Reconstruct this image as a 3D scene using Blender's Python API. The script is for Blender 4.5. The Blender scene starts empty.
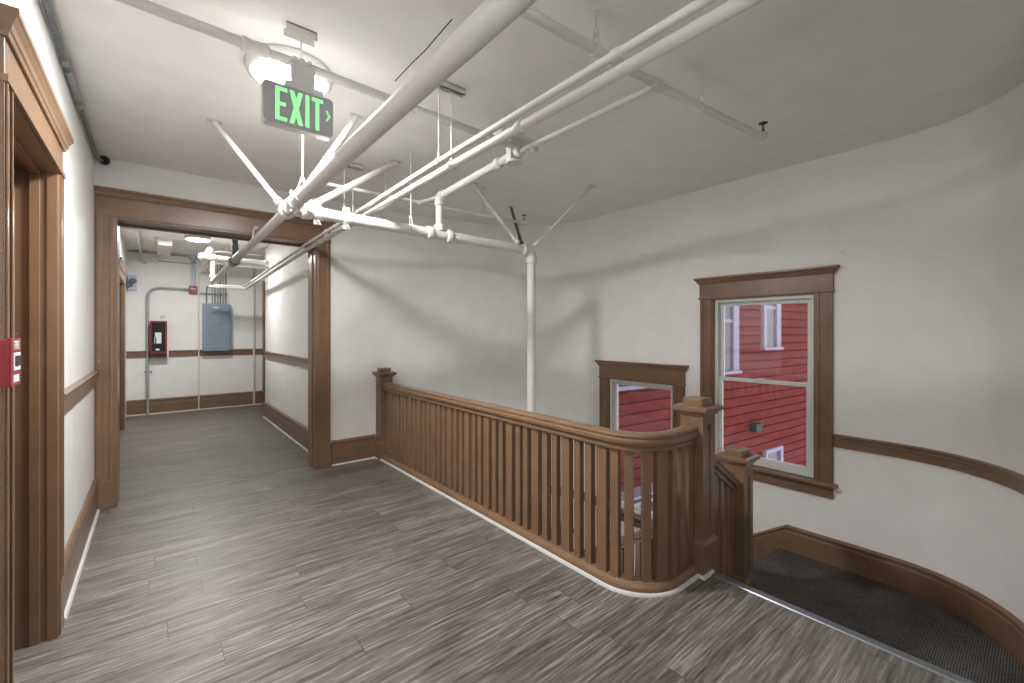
import bpy, bmesh, math, random
from math import sin, cos, pi, radians, atan2, hypot
from mathutils import Vector, Matrix
random.seed(4)
SC = bpy.context.scene
COL = SC.collection
CAM = Vector((0, 0, 1.5)); FPX = 435.0; HOR = 332.5
TH = atan2(512 - 155, FPX)

# ------------------------------------------------------------------ materials
def mat_base(name, rgb, rough=.5, metal=0.0, spec=.5):
    m = bpy.data.materials.new(name); m.use_nodes = True
    b = m.node_tree.nodes['Principled BSDF']
    b.inputs['Base Color'].default_value = (*rgb, 1)
    b.inputs['Roughness'].default_value = rough
    b.inputs['Metallic'].default_value = metal
    b.inputs['Specular IOR Level'].default_value = spec
    return m, m.node_tree, b
def N(nt, kind, **kw):
    n = nt.nodes.new(kind)
    for k, v in kw.items():
        if k in n.inputs: n.inputs[k].default_value = v
        else: setattr(n, k, v)
    return n
def ramp(nt, stops):
    r = nt.nodes.new('ShaderNodeValToRGB')
    while len(r.color_ramp.elements) < len(stops): r.color_ramp.elements.new(.5)
    for e, (p, c) in zip(r.color_ramp.elements, stops):
        e.position = p; e.color = (*c, 1) if len(c) == 3 else c
    return r
def coords(nt, scale=(1, 1, 1)):
    g = nt.nodes.new('ShaderNodeNewGeometry')
    m = nt.nodes.new('ShaderNodeMapping'); m.inputs['Scale'].default_value = scale
    nt.links.new(g.outputs['Position'], m.inputs['Vector'])
    return m
def bump(nt, b, src, strength, dist=.01):
    bp = N(nt, 'ShaderNodeBump'); bp.inputs['Strength'].default_value = strength; bp.inputs['Distance'].default_value = dist
    nt.links.new(src, bp.inputs['Height']); nt.links.new(bp.outputs['Normal'], b.inputs['Normal'])

def painted(name, rgb, rough=.5, var=.06, bs=.15, nscale=9, chips=None, spec=.5):
    m, nt, b = mat_base(name, rgb, rough, spec=spec)
    c = coords(nt)
    n1 = N(nt, 'ShaderNodeTexNoise'); n1.inputs['Scale'].default_value = nscale; n1.inputs['Detail'].default_value = 4
    nt.links.new(c.outputs[0], n1.inputs['Vector'])
    lo = tuple(max(0, x * (1 - var)) for x in rgb); hi = tuple(min(1, x * (1 + var)) for x in rgb)
    r = ramp(nt, [(.3, lo), (.7, hi)]); nt.links.new(n1.outputs['Fac'], r.inputs[0])
    out = r.outputs[0]
    if chips:
        n3 = N(nt, 'ShaderNodeTexNoise'); n3.inputs['Scale'].default_value = chips[1]; n3.inputs['Detail'].default_value = 3
        nt.links.new(c.outputs[0], n3.inputs['Vector'])
        r3 = ramp(nt, [(chips[2], (0, 0, 0)), (chips[2] + .03, (1, 1, 1))]); nt.links.new(n3.outputs['Fac'], r3.inputs[0])
        mx = N(nt, 'ShaderNodeMix', data_type='RGBA'); nt.links.new(r3.outputs[0], mx.inputs[0])
        nt.links.new(out, mx.inputs[6]); mx.inputs[7].default_value = (*chips[0], 1); out = mx.outputs[2]
    nt.links.new(out, b.inputs['Base Color'])
    if bs:
        n2 = N(nt, 'ShaderNodeTexNoise'); n2.inputs['Scale'].default_value = nscale * 5; n2.inputs['Detail'].default_value = 5
        nt.links.new(c.outputs[0], n2.inputs['Vector']); bump(nt, b, n2.outputs['Fac'], bs, .004)
    return m

M = {}
M['wall'] = painted('wall_plaster', (.80, .795, .775), .6, .03, .35, 5, chips=((.60, .58, .54), 6, .74))
M['ceil'] = painted('ceiling_plaster', (.80, .79, .76), .75, .035, .4, 4)
M['brown'] = painted('brown_gloss_paint', (.190, .112, .064), .31, .10, .22, 7, chips=((.40, .31, .25), 34, .735))
M['pipe'] = painted('white_pipe_paint', (.63, .62, .59), .55, .03, .12, 10)
M['beige'] = painted('beige_paint', (.66, .63, .55), .5, .03, .1, 10)
M['white'] = painted('white_trim_paint', (.56, .56, .55), .45, .03, .05, 12)
M['vinyl'] = mat_base('white_vinyl', (.62, .63, .62), .35)[0]
M['galv'] = painted('galvanised_conduit', (.34, .35, .36), .42, .1, .05, 14)
M['galvdk'] = painted('grey_conduit', (.15, .17, .18), .45, .1, .05, 14)
M['black'] = mat_base('black_metal', (.015, .013, .012), .4)[0]
M['iron'] = painted('dark_iron', (.11, .09, .075), .5, .2, .1, 20)
M['red'] = mat_base('alarm_red', (.27, .006, .010), .3)[0]
M['darkred'] = mat_base('dull_red', (.25, .02, .02), .4)[0]
M['panel'] = painted('blue_grey_enamel', (.20, .255, .33), .42, .04, .03, 5)
M['panel2'] = painted('blue_grey_enamel_door', (.19, .24, .31), .42, .04, .03, 5)
M['signgrey'] = mat_base('sign_grey', (.36, .36, .38), .5)[0]
M['alu'] = mat_base('brushed_metal', (.22, .235, .26), .35, .7)[0]
M['dark'] = mat_base('dark_void', (.02, .018, .016), .7)[0]
M['paleblue'] = mat_base('pale_blue_conduit', (.50, .58, .68), .4)[0]
M['lav'] = painted('lavender_trim_paint', (.21, .17, .245), .55, .05, .05, 8)
M['screen'] = mat_base('dark_screen', (.02, .026, .03), .45, spec=.15)[0]; M['plate'] = mat_base('pale_blue_plate', (.50, .57, .66), .5)[0]
M['paper'] = mat_base('paper_label', (.75, .76, .78), .6)[0]

def emis(name, rgb, s, base=(.8, .8, .8)):
    m, nt, b = mat_base(name, base, .4)
    b.inputs['Emission Color'].default_value = (*rgb, 1); b.inputs['Emission Strength'].default_value = s
    return m
M['lamp'] = emis('lamp_diffuser', (1, .995, .985), 335)
M['fill_glow'] = emis('added_fill_glow', (1, .997, .99), 48)  # glow of the added fill globe behind the viewpoint
M['lamp2'] = emis('hall_lamp_diffuser', (1, .995, .985), 280)
M['green'] = emis('exit_letters', (.20, 1, .26), .62, (.45, .85, .48))

def floor_mat():
    m, nt, b = mat_base('grey_vinyl_planks', (.2, .18, .16), .42)
    g = N(nt, 'ShaderNodeNewGeometry')
    sep = N(nt, 'ShaderNodeSeparateXYZ'); nt.links.new(g.outputs['Position'], sep.inputs[0])
    def mth(op, a, b=None):
        n = N(nt, 'ShaderNodeMath', operation=op)
        for k, q in enumerate((a, b)):
            if q is None: continue
            if hasattr(q, 'node'): nt.links.new(q, n.inputs[k])
            else: n.inputs[k].default_value = q
        return n.outputs[0]
    PW, PL = .18, 1.22
    ry = mth('DIVIDE', sep.outputs[1], PW); row = mth('FLOOR', ry); fy = mth('FRACT', ry)
    wn = N(nt, 'ShaderNodeTexWhiteNoise', noise_dimensions='1D'); nt.links.new(row, wn.inputs['W'])
    rx = mth('ADD', mth('DIVIDE', sep.outputs[0], PL), wn.outputs['Value']); colm = mth('FLOOR', rx); fx = mth('FRACT', rx)
    wn2 = N(nt, 'ShaderNodeTexWhiteNoise', noise_dimensions='2D'); cc = N(nt, 'ShaderNodeCombineXYZ')
    nt.links.new(row, cc.inputs[0]); nt.links.new(colm, cc.inputs[1]); nt.links.new(cc.outputs[0], wn2.inputs['Vector'])
    rnd_out = wn2.outputs['Value']
    gx = mth('LESS_THAN', mth('MULTIPLY', fx, PL), .003); gy = mth('MULTIPLY', mth('LESS_THAN', mth('MULTIPLY', fy, PW), .0022), .55)
    joint = mth('MAXIMUM', gx, gy)
    mu = N(nt, 'ShaderNodeMath', operation='MULTIPLY'); nt.links.new(rnd_out, mu.inputs[0]); mu.inputs[1].default_value = 37.0
    cx = N(nt, 'ShaderNodeCombineXYZ')
    nt.links.new(sep.outputs[0], cx.inputs[0]); nt.links.new(sep.outputs[1], cx.inputs[1]); nt.links.new(mu.outputs[0], cx.inputs[2])
    def noise(scale, sc, det, dist=0.0, rough=.6):
        mp = N(nt, 'ShaderNodeMapping'); mp.inputs['Scale'].default_value = scale; nt.links.new(cx.outputs[0], mp.inputs['Vector'])
        n = N(nt, 'ShaderNodeTexNoise'); n.inputs['Scale'].default_value = sc; n.inputs['Detail'].default_value = det
        n.inputs['Distortion'].default_value = dist; n.inputs['Roughness'].default_value = rough
        nt.links.new(mp.outputs[0], n.inputs['Vector']); return n
    n1 = noise((.9, 12, 1), 2.0, 8, 1.5, .66)
    n2 = noise((2.0, 55, 1), 2.0, 5, .7, .75)
    n3 = noise((.8, 2.2, 1), 1.3, 2, .2)
    mp = N(nt, 'ShaderNodeMapping'); mp.inputs['Scale'].default_value = (.5, 5.0, 1); nt.links.new(cx.outputs[0], mp.inputs['Vector'])
    wv = N(nt, 'ShaderNodeTexWave', wave_type='BANDS', bands_direction='Y'); wv.inputs['Scale'].default_value = 2.2
    wv.inputs['Distortion'].default_value = 14; wv.inputs['Detail'].default_value = 3; wv.inputs['Detail Scale'].default_value = 1.2
    nt.links.new(mp.outputs[0], wv.inputs['Vector'])
    r1 = ramp(nt, [(.28, (.042, .037, .032)), (.42, (.108, .099, .088)), (.57, (.172, .161, .146)), (.73, (.30, .286, .265))])
    a = N(nt, 'ShaderNodeMath', operation='MULTIPLY_ADD'); nt.links.new(n2.outputs['Fac'], a.inputs[0]); a.inputs[1].default_value = .62
    nt.links.new(n1.outputs['Fac'], a.inputs[2])
    a1 = N(nt, 'ShaderNodeMath', operation='MULTIPLY_ADD'); nt.links.new(wv.outputs['Fac'], a1.inputs[0]); a1.inputs[1].default_value = .12
    nt.links.new(a.outputs[0], a1.inputs[2])
    a2 = N(nt, 'ShaderNodeMath', operation='SUBTRACT'); nt.links.new(a1.outputs[0], a2.inputs[0]); a2.inputs[1].default_value = .36
    nt.links.new(a2.outputs[0], r1.inputs[0])
    r3 = ramp(nt, [(.3, (.86, .84, .83)), (.7, (1.1, 1.09, 1.06))]); nt.links.new(n3.outputs['Fac'], r3.inputs[0])
    mx = N(nt, 'ShaderNodeMix', data_type='RGBA', blend_type='MULTIPLY'); mx.inputs[0].default_value = 1
    nt.links.new(r1.outputs[0], mx.inputs[6]); nt.links.new(r3.outputs[0], mx.inputs[7])
    r4 = ramp(nt, [(0, (.90, .89, .88)), (1, (1.08, 1.08, 1.08))]); nt.links.new(rnd_out, r4.inputs[0])
    mx2 = N(nt, 'ShaderNodeMix', data_type='RGBA', blend_type='MULTIPLY'); mx2.inputs[0].default_value = 1
    nt.links.new(mx.outputs[2], mx2.inputs[6]); nt.links.new(r4.outputs[0], mx2.inputs[7])
    mx3 = N(nt, 'ShaderNodeMix', data_type='RGBA'); nt.links.new(joint, mx3.inputs[0])
    nt.links.new(mx2.outputs[2], mx3.inputs[6]); mx3.inputs[7].default_value = (.05, .045, .04, 1)
    nt.links.new(mx3.outputs[2], b.inputs['Base Color'])
    rr = ramp(nt, [(.3, (.33,) * 3), (.7, (.5,) * 3)]); nt.links.new(n1.outputs['Fac'], rr.inputs[0]); nt.links.new(rr.outputs[0], b.inputs['Roughness'])
    bump(nt, b, a.outputs[0], .12, .003)
    return m
M['floor'] = floor_mat()

def carpet_mat():
    m, nt, b = mat_base('dark_ribbed_carpet', (.05, .045, .04), .95, spec=.1)
    c = coords(nt)
    w = N(nt, 'ShaderNodeTexWave', wave_type='BANDS', bands_direction='Y'); w.inputs['Scale'].default_value = 26; w.inputs['Distortion'].default_value = .8
    w.inputs['Detail'].default_value = 2; w.inputs['Detail Scale'].default_value = 6
    nt.links.new(c.outputs[0], w.inputs['Vector'])
    n = N(nt, 'ShaderNodeTexNoise'); n.inputs['Scale'].default_value = 150; n.inputs['Detail'].default_value = 3; nt.links.new(c.outputs[0], n.inputs['Vector'])
    n2 = N(nt, 'ShaderNodeTexNoise'); n2.inputs['Scale'].default_value = 3; n2.inputs['Detail'].default_value = 3; nt.links.new(c.outputs[0], n2.inputs['Vector'])
    a = N(nt, 'ShaderNodeMath', operation='MULTIPLY_ADD'); nt.links.new(w.outputs['Fac'], a.inputs[0]); a.inputs[1].default_value = .35; nt.links.new(n.outputs['Fac'], a.inputs[2])
    r = ramp(nt, [(.35, (.027, .025, .0235)), (.6, (.070, .066, .063)), (.85, (.15, .142, .136))]); nt.links.new(a.outputs[0], r.inputs[0])
    r2 = ramp(nt, [(.3, (.7, .68, .66)), (.7, (1.2, 1.2, 1.2))]); nt.links.new(n2.outputs['Fac'], r2.inputs[0])
    mx = N(nt, 'ShaderNodeMix', data_type='RGBA', blend_type='MULTIPLY'); mx.inputs[0].default_value = 1
    nt.links.new(r.outputs[0], mx.inputs[6]); nt.links.new(r2.outputs[0], mx.inputs[7])
    nt.links.new(mx.outputs[2], b.inputs['Base Color']); bump(nt, b, a.outputs[0], .6, .006)
    return m
M['carpet'] = carpet_mat()

def siding_mat():
    m, nt, b = mat_base('red_clapboard', (.36, .045, .04), .85, spec=.15)
    c = coords(nt, (1, 1, 3))
    n = N(nt, 'ShaderNodeTexNoise'); n.inputs['Scale'].default_value = 3; n.inputs['Detail'].default_value = 6; nt.links.new(c.outputs[0], n.inputs['Vector'])
    r = ramp(nt, [(.3, (.085, .0058, .0042)), (.55, (.125, .0105, .0072)), (.75, (.16, .022, .017))]); nt.links.new(n.outputs['Fac'], r.inputs[0])
    nt.links.new(r.outputs[0], b.inputs['Base Color'])
    n2 = N(nt, 'ShaderNodeTexNoise'); n2.inputs['Scale'].default_value = 40; nt.links.new(c.outputs[0], n2.inputs['Vector']); bump(nt, b, n2.outputs['Fac'], .3, .01)
    return m
M['siding'] = siding_mat()

def glass_mat(film):
    m = bpy.data.materials.new('window_glass'); m.use_nodes = True; nt = m.node_tree; nt.nodes.clear()
    o = N(nt, 'ShaderNodeOutputMaterial'); t = N(nt, 'ShaderNodeBsdfTransparent'); t.inputs[0].default_value = (.95, .95, .96, 1)
    g = N(nt, 'ShaderNodeBsdfGlossy'); g.inputs['Roughness'].default_value = .03
    f = N(nt, 'ShaderNodeFresnel'); f.inputs[0].default_value = 1.45
    mx = N(nt, 'ShaderNodeMixShader'); nt.links.new(f.outputs[0], mx.inputs[0]); nt.links.new(t.outputs[0], mx.inputs[1]); nt.links.new(g.outputs[0], mx.inputs[2])
    # faint film of dust on the pane
    d = N(nt, 'ShaderNodeBsdfDiffuse'); d.inputs[0].default_value = (.8, .76, .82, 1)
    mx2 = N(nt, 'ShaderNodeMixShader'); mx2.inputs[0].default_value = film
    nt.links.new(mx.outputs[0], mx2.inputs[1]); nt.links.new(d.outputs[0], mx2.inputs[2]); nt.links.new(mx2.outputs[0], o.inputs[0])
    return m
M['glass'] = glass_mat(.02); M['glass_dusty'] = glass_mat(.035)

# ------------------------------------------------------------------ mesh builder
class MB:
    def __init__(s): s.v = []; s.f = []; s.sm = []
    def add(s, verts, faces, smooth=False):
        n = len(s.v); s.v += [tuple(p) for p in verts]
        s.f += [[i + n for i in f] for f in faces]; s.sm += [smooth] * len(faces); return s
    def box(s, x0, x1, y0, y1, z0, z1, bev=0.0):
        x0, x1 = sorted((x0, x1)); y0, y1 = sorted((y0, y1)); z0, z1 = sorted((z0, z1))
        if not bev:
            v = [(x, y, z) for z in (z0, z1) for x, y in ((x0, y0), (x1, y0), (x1, y1), (x0, y1))]
            return s.add(v, [[3, 2, 1, 0], [4, 5, 6, 7], [0, 1, 5, 4], [1, 2, 6, 5], [2, 3, 7, 6], [3, 0, 4, 7]])
        b = min(bev, (x1 - x0) * .45, (y1 - y0) * .45, (z1 - z0) * .45)
        bm = bmesh.new(); bmesh.ops.create_cube(bm, size=1)
        for q in bm.verts: q.co = ((x0 + x1) / 2 + q.co.x * (x1 - x0), (y0 + y1) / 2 + q.co.y * (y1 - y0), (z0 + z1) / 2 + q.co.z * (z1 - z0))
        bmesh.ops.bevel(bm, geom=bm.edges[:], offset=b, segments=2, affect='EDGES', profile=.6)
        bm.verts.index_update()
        s.add([q.co[:] for q in bm.verts], [[q.index for q in f.verts] for f in bm.faces]); bm.free(); return s
    def obox(s, c, ax, ay, w, d, z0, z1, bev=0.0):
        """box in a local plan frame: centre c, unit axes ax, ay; width w along ax, depth d along ay"""
        t = MB(); t.box(-w / 2, w / 2, -d / 2, d / 2, z0, z1, bev)
        return s.add([(c[0] + p[0] * ax[0] + p[1] * ay[0], c[1] + p[0] * ax[1] + p[1] * ay[1], p[2]) for p in t.v], t.f)
    def prism(s, poly, z0, z1):
        n = len(poly); v = [(x, y, z0) for x, y in poly] + [(x, y, z1) for x, y in poly]
        f = [list(range(n))[::-1], list(range(n, 2 * n))] + [[i, (i + 1) % n, n + (i + 1) % n, n + i] for i in range(n)]
        return s.add(v, f)
    def extrude(s, poly, origin, u, w, n, depth):
        """polygon in plane (u,w) from origin, extruded along n"""
        o, u, w, n = Vector(origin), Vector(u), Vector(w), Vector(n); k = len(poly)
        v = [o + u * a + w * b for a, b in poly]; v += [p + n * depth for p in v]
        return s.add(v, [list(range(k))[::-1], list(range(k, 2 * k))] + [[i, (i + 1) % k, k + (i + 1) % k, k + i] for i in range(k)])
    def tube(s, pts, r, seg=14, cap=True):
        pts = [Vector(p) for p in pts]; n = len(pts); rs = r if isinstance(r, (list, tuple)) else [r] * n
        ups = []; T = []
        for i in range(n):
            a = pts[max(i - 1, 0)]; b = pts[min(i + 1, n - 1)]; d1 = (pts[i] - a).normalized() if i else None; d2 = (b - pts[i]).normalized() if i < n - 1 else None
            T.append((d1 + d2).normalized() if d1 is not None and d2 is not None and (d1 + d2).length > 1e-6 else (d1 if d2 is None else d2))
        ref = Vector((0, 0, 1)) if abs(T[0].z) < .9 else Vector((1, 0, 0))
        u = (ref - T[0] * ref.dot(T[0])).normalized(); V = []
        for i in range(n):
            u = (u - T[i] * u.dot(T[i])).normalized(); w = T[i].cross(u); sc = 1.0
            if 0 < i < n - 1:
                c = T[i].dot((pts[i] - pts[i - 1]).normalized()); sc = 1 / max(c, .5)
            for k in range(seg):
                a = 2 * pi * k / seg; V.append(pts[i] + (u * cos(a) + w * sin(a)) * rs[i])
        F = [[i * seg + k, i * seg + (k + 1) % seg, (i + 1) * seg + (k + 1) % seg, (i + 1) * seg + k] for i in range(n - 1) for k in range(seg)]
        s.add(V, F, True)
        if cap:
            s.add(V[:seg], [list(range(seg))[::-1]]); s.add(V[-seg:], [list(range(seg))])
        return s
    def lathe(s, prof, c, axis='z', seg=28):
        """prof: (radius, height) list; axis 'z' up, or a unit vector"""
        ax = Vector((0, 0, 1)) if axis == 'z' else Vector(axis).normalized()
        ref = Vector((1, 0, 0)) if abs(ax.x) < .9 else Vector((0, 1, 0)); u = (ref - ax * ref.dot(ax)).normalized(); w = ax.cross(u); c = Vector(c)
        V = [c + ax * h + (u * cos(2 * pi * k / seg) + w * sin(2 * pi * k / seg)) * r for r, h in prof for k in range(seg)]
        F = [[i * seg + k, i * seg + (k + 1) % seg, (i + 1) * seg + (k + 1) % seg, (i + 1) * seg + k] for i in range(len(prof) - 1) for k in range(seg)]
        s.add(V, F, True); s.add(V[:seg], [list(range(seg))[::-1]]); s.add(V[-seg:], [list(range(seg))]); return s
    def ring(s, c, axis, r_in, r_out, width, seg=20):
        ax = Vector(axis).normalized(); h = width / 2
        prof = [(r_in, -h), (r_out, -h), (r_out, h), (r_in, h), (r_in, -h)]
        ref = Vector((1, 0, 0)) if abs(ax.x) < .9 else Vector((0, 1, 0)); u = (ref - ax * ref.dot(ax)).normalized(); w = ax.cross(u); c = Vector(c)
        for j in range(4):
            V = [c + ax * q[1] + (u * cos(2 * pi * k / seg) + w * sin(2 * pi * k / seg)) * q[0] for q in (prof[j], prof[j + 1]) for k in range(seg)]
            s.add(V, [[k, (k + 1) % seg, seg + (k + 1) % seg, seg + k] for k in range(seg)], j in (1, 3))
        return s
    def sweep(s, path, prof, closed=False, side=1, smooth=False, zoff=None, cap=True):
        """prof: (offset to the right of travel * side, z) swept along a plan path with mitres; zoff lifts each path point"""
        n = len(path); k = len(prof); V = []
        for i in range(n):
            p = Vector(path[i])
            a = Vector(path[i - 1]) if (i or closed) else None; b = Vector(path[(i + 1) % n]) if (i < n - 1 or closed) else None
            d1 = (p - a).normalized() if a is not None else None; d2 = (b - p).normalized() if b is not None else None
            n1 = Vector((d1.y, -d1.x)) if d1 is not None else None; n2 = Vector((d2.y, -d2.x)) if d2 is not None else None
            if n1 is None: m = n2
            elif n2 is None: m = n1
            else:
                m = (n1 + n2); m = m.normalized(); m = m / max(m.dot(n1), .3)
            dz = zoff[i] if zoff else 0
            V += [(p.x + m.x * o * side, p.y + m.y * o * side, z + dz) for o, z in prof]
        m_ = n if closed else n - 1
        F = [[i * k + j, i * k + (j + 1) % k, ((i + 1) % n) * k + (j + 1) % k, ((i + 1) % n) * k + j] for i in range(m_) for j in range(k)]
        s.add(V, F, smooth)
        if not closed and cap:
            s.add(V[:k], [list(range(k))[::-1]]); s.add(V[-k:], [list(range(k))])
        return s

OFF = {}
def build(name, mb, m, parent=None, autosmooth=None):
    off = OFF.get(parent.name, Vector()) if parent else Vector()
    me = bpy.data.meshes.new(name)
    me.from_pydata([(v[0] - off.x, v[1] - off.y, v[2] - off.z) for v in mb.v], [], mb.f)
    me.validate()
    bm = bmesh.new(); bm.from_mesh(me); bmesh.ops.recalc_face_normals(bm, faces=bm.faces[:]); bm.to_mesh(me); bm.free()
    if len(me.polygons) == len(mb.sm): me.polygons.foreach_set('use_smooth', mb.sm)
    if autosmooth:
        me.polygons.foreach_set('use_smooth', [True] * len(me.polygons)); me.set_sharp_from_angle(angle=radians(autosmooth))
    me.materials.append(M[m] if isinstance(m, str) else m)
    o = bpy.data.objects.new(name, me); COL.objects.link(o)
    if parent: o.parent = parent; OFF[o.name] = off
    return o
def tag(o, label, cat, group=None):
    o['label'] = label; o['category'] = cat
    if group: o['group'] = group
    return o
def thing(name, loc, label, cat, group=None):
    o = bpy.data.objects.new(name, None); COL.objects.link(o); o.location = loc; o.empty_display_size = .1
    OFF[o.name] = Vector(loc); return tag(o, label, cat, group)
def struct(name, mb, m, parent=None, autosmooth=None):
    o = build(name, mb, m, parent, autosmooth)
    if not parent: o['kind'] = 'structure'
    return o
def sroot(name, loc=(0, 0, 0)):
    o = bpy.data.objects.new(name, None); COL.objects.link(o); o.location = loc; OFF[o.name] = Vector(loc); o['kind'] = 'structure'; return o
def arc(cx, cy, r, a0, a1, n):
    return [(cx + r * cos(radians(a0 + (a1 - a0) * i / n)), cy + r * sin(radians(a0 + (a1 - a0) * i / n))) for i in range(n + 1)]
def text(name, body, size, loc, rot, m, parent, depth=.001):
    cu = bpy.data.curves.new(name, 'FONT'); cu.body = body; cu.size = size; cu.align_x = 'CENTER'; cu.align_y = 'CENTER'; cu.extrude = depth
    cu.offset = size * .012
    tmp = bpy.data.objects.new('tmp', cu); COL.objects.link(tmp); bpy.context.view_layer.update()
    me = bpy.data.meshes.new_from_object(tmp.evaluated_get(bpy.context.evaluated_depsgraph_get())); bpy.data.objects.remove(tmp)
    me.name = name; me.materials.clear(); me.materials.append(M[m]); o = bpy.data.objects.new(name, me); COL.objects.link(o); o.rotation_euler = rot
    off = OFF.get(parent.name, Vector()); o.location = Vector(loc) - off; o.parent = parent; return o

CEIL = 2.99; XL = -.395; YB = 5.08; HB = 10.4; LAND = -.45; LAND2 = -1.71

# ------------------------------------------------------------------ shell
XR = 4.40
WIN = {'big': (1.235, 2.130, .235, 1.845), 'small': (2.555, 3.450, -.655, .935)}
# plan of the stairwell wall: back wall -> far rounded corner -> window wall -> near rounded corner -> near wall
far = [(1.52, 5.085), (2.03, 5.085), (2.35, 5.065), (2.8, 4.995), (3.2, 4.91), (3.55, 4.80)]
corner = []
P0, P1, P2 = (3.55, 4.80), (4.36, 4.52), (4.415, 3.75)
for i in range(1, 15):
    t = i / 14; corner.append(((1 - t) ** 2 * P0[0] + 2 * t * (1 - t) * P1[0] + t * t * P2[0], (1 - t) ** 2 * P0[1] + 2 * t * (1 - t) * P1[1] + t * t * P2[1]))
ys = [3.45, 3.0, 2.555, 2.13, 1.7, 1.235]
straight = [(XR, y) for y in ys]
near = arc(XR - .75, .735, .75, 0, -90, 18)
plan = far + corner + straight + near + [(3.2, -.015), (2.72, -.015)]
def curved_wall():
    mb = MB(); n = len(plan); zs = sorted({-3.2, LAND2, WIN['small'][2], WIN['small'][3], WIN['big'][2], WIN['big'][3], CEIL})
    inner = [Vector(p) for p in plan]; T = .16; outer = []
    for i in range(n):
        a = inner[max(i - 1, 0)]; b = inner[min(i + 1, n - 1)]; d = (b - a).normalized(); outer.append(inner[i] + Vector((-d.y, d.x)) * T)
    nz = len(zs); V = [(p.x, p.y, z) for p in inner for z in zs] + [(p.x, p.y, z) for p in outer for z in zs]; B = n * nz
    def hole(i, j):
        if i < 0 or j < 0 or i >= n - 1 or j >= nz - 1: return False
        y = (inner[i].y + inner[i + 1].y) / 2; z = (zs[j] + zs[j + 1]) / 2; x = (inner[i].x + inner[i + 1].x) / 2
        return x > XR - .01 and any(w[0] < y < w[1] and w[2] < z < w[3] for w in WIN.values())
    F = []
    for i in range(n - 1):
        for j in range(nz - 1):
            a, b, c, d = i * nz + j, (i + 1) * nz + j, (i + 1) * nz + j + 1, i * nz + j + 1
            if hole(i, j):
                for (q, e1, e2) in (((i - 1, j), a, d), ((i + 1, j), b, c), ((i, j - 1), a, b), ((i, j + 1), d, c)):
                    if not hole(*q): F.append([e1, e2, e2 + B, e1 + B])
            else:
                F.append([a, b, c, d]); F.append([d + B, c + B, b + B, a + B])
    for j in range(nz - 1):
        F.append([j, j + 1, j + 1 + B, j + B]); e = (n - 1) * nz + j; F.append([e, e + B, e + 1 + B, e + 1])
    mb.add(V, F); return mb
struct('wall_right', curved_wall(), 'wall', autosmooth=32)

# floor slab with the stair opening cut out of it
f = MB().prism([(-.75, -2.3), (2.70, -2.3), (2.70, 1.46), (2.19, 1.46), (2.19, 5.3), (2.19, 10.6), (-.75, 10.6)], -.30, 0)
struct('floor', f, 'floor')
struct('ceiling', MB().box(-.75, 4.75, -2.3, 10.6, CEIL, CEIL + .12), 'ceil')
# left wall with two doorways
D1 = (2.155, 3.095, 2.30); D2 = (7.55, 8.95, 2.26)
w = MB()
for y0, y1, z0, z1 in ((-2.3, D1[0], 0, CEIL), (D1[0], D1[1], D1[2], CEIL), (D1[1], D2[0], 0, CEIL), (D2[0], D2[1], D2[2], CEIL), (D2[1], HB + .1, 0, CEIL)):
    w.box(XL - .16, XL, y0, y1, z0, z1)
struct('wall_left', w, 'wall')
# partition between the lobby and the corridor
w = MB(); w.box(XL, -.262, YB, YB + .26, 0, CEIL); w.box(-.262, 1.372, YB, YB + .26, 2.53, CEIL); w.box(1.372, 1.53, YB, YB + .26, 0, CEIL)
struct('wall_back', w, 'wall')
w = MB().box(1.515, 1.66, YB + .26, 8.76, 0, CEIL)
struct('wall_corridor_right', w, 'wall')
w = MB().box(-.75, 2.3, HB, HB + .15, 0, CEIL); struct('wall_corridor_end', w, 'wall')
w = MB().box(2.06, 2.19, 8.6, HB, 0, CEIL); struct('wall_alcove_side', w, 'wall')
w = MB().box(1.66, 2.06, 8.62, 8.76, 0, CEIL); struct('wall_alcove_return', w, 'wall')
# lobby behind the camera
struct('wall_rear', MB().box(-.75, 2.9, -2.45, -2.3, 0, CEIL), 'wall')
struct('wall_near_right', MB().box(2.72, 2.88, -2.3, -.015, -.5, CEIL), 'wall')

# ---------------- baseboards, chair rails
BASE = [(0, .0), (.022, .0), (.022, .19), (.019, .20), (.019, .235), (.026, .245), (.026, .262), (.012, .28), (0, .28)]
QR = [(0, 0), (.017, 0), (.015, .009), (.010, .015), (0, .017)]
CR = [(0, 1.062), (.018, 1.062), (.018, 1.125), (.024, 1.13), (.024, 1.16), (.036, 1.168), (.036, 1.176), (.028, 1.183), (0, 1.183)]
def shift(pr, dx=0, dz=0): return [(a + dx, b + dz) for a, b in pr]
def baseboard(name, path, side, z=0, qr=True, prof=BASE):
    o = struct(name, MB().sweep(path, shift(prof, 0, z), side=side), 'brown')
    if qr: build('quarter_round', MB().sweep(path, shift(QR, .022, z), side=side), 'white', o)
    return o
baseboard('baseboard_left', [(XL, 3.225), (XL, 5.03)], 1)
baseboard('baseboard_corridor_left', [(XL, YB + .26), (XL, D2[0] - .13)], 1)
baseboard('baseboard_corridor_end', [(XL, HB), (1.745, HB)], 1)
baseboard('baseboard_corridor_right', [(1.515, 8.76), (1.515, YB + .26)], 1)
baseboard('baseboard_back', [(1.535, YB + .003), (2.04, YB + .003)], 1)
struct('trim_1', MB().sweep([(XL, 3.225), (XL, 5.03)], CR), 'brown')
struct('trim_2', MB().sweep([(XL, HB), (1.745, HB)], shift(CR, 0, -.02)), 'brown')
struct('trim_3', MB().sweep([(1.515, 8.76), (1.515, YB + .26)], shift(CR, 0, -.01)), 'brown')
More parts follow.
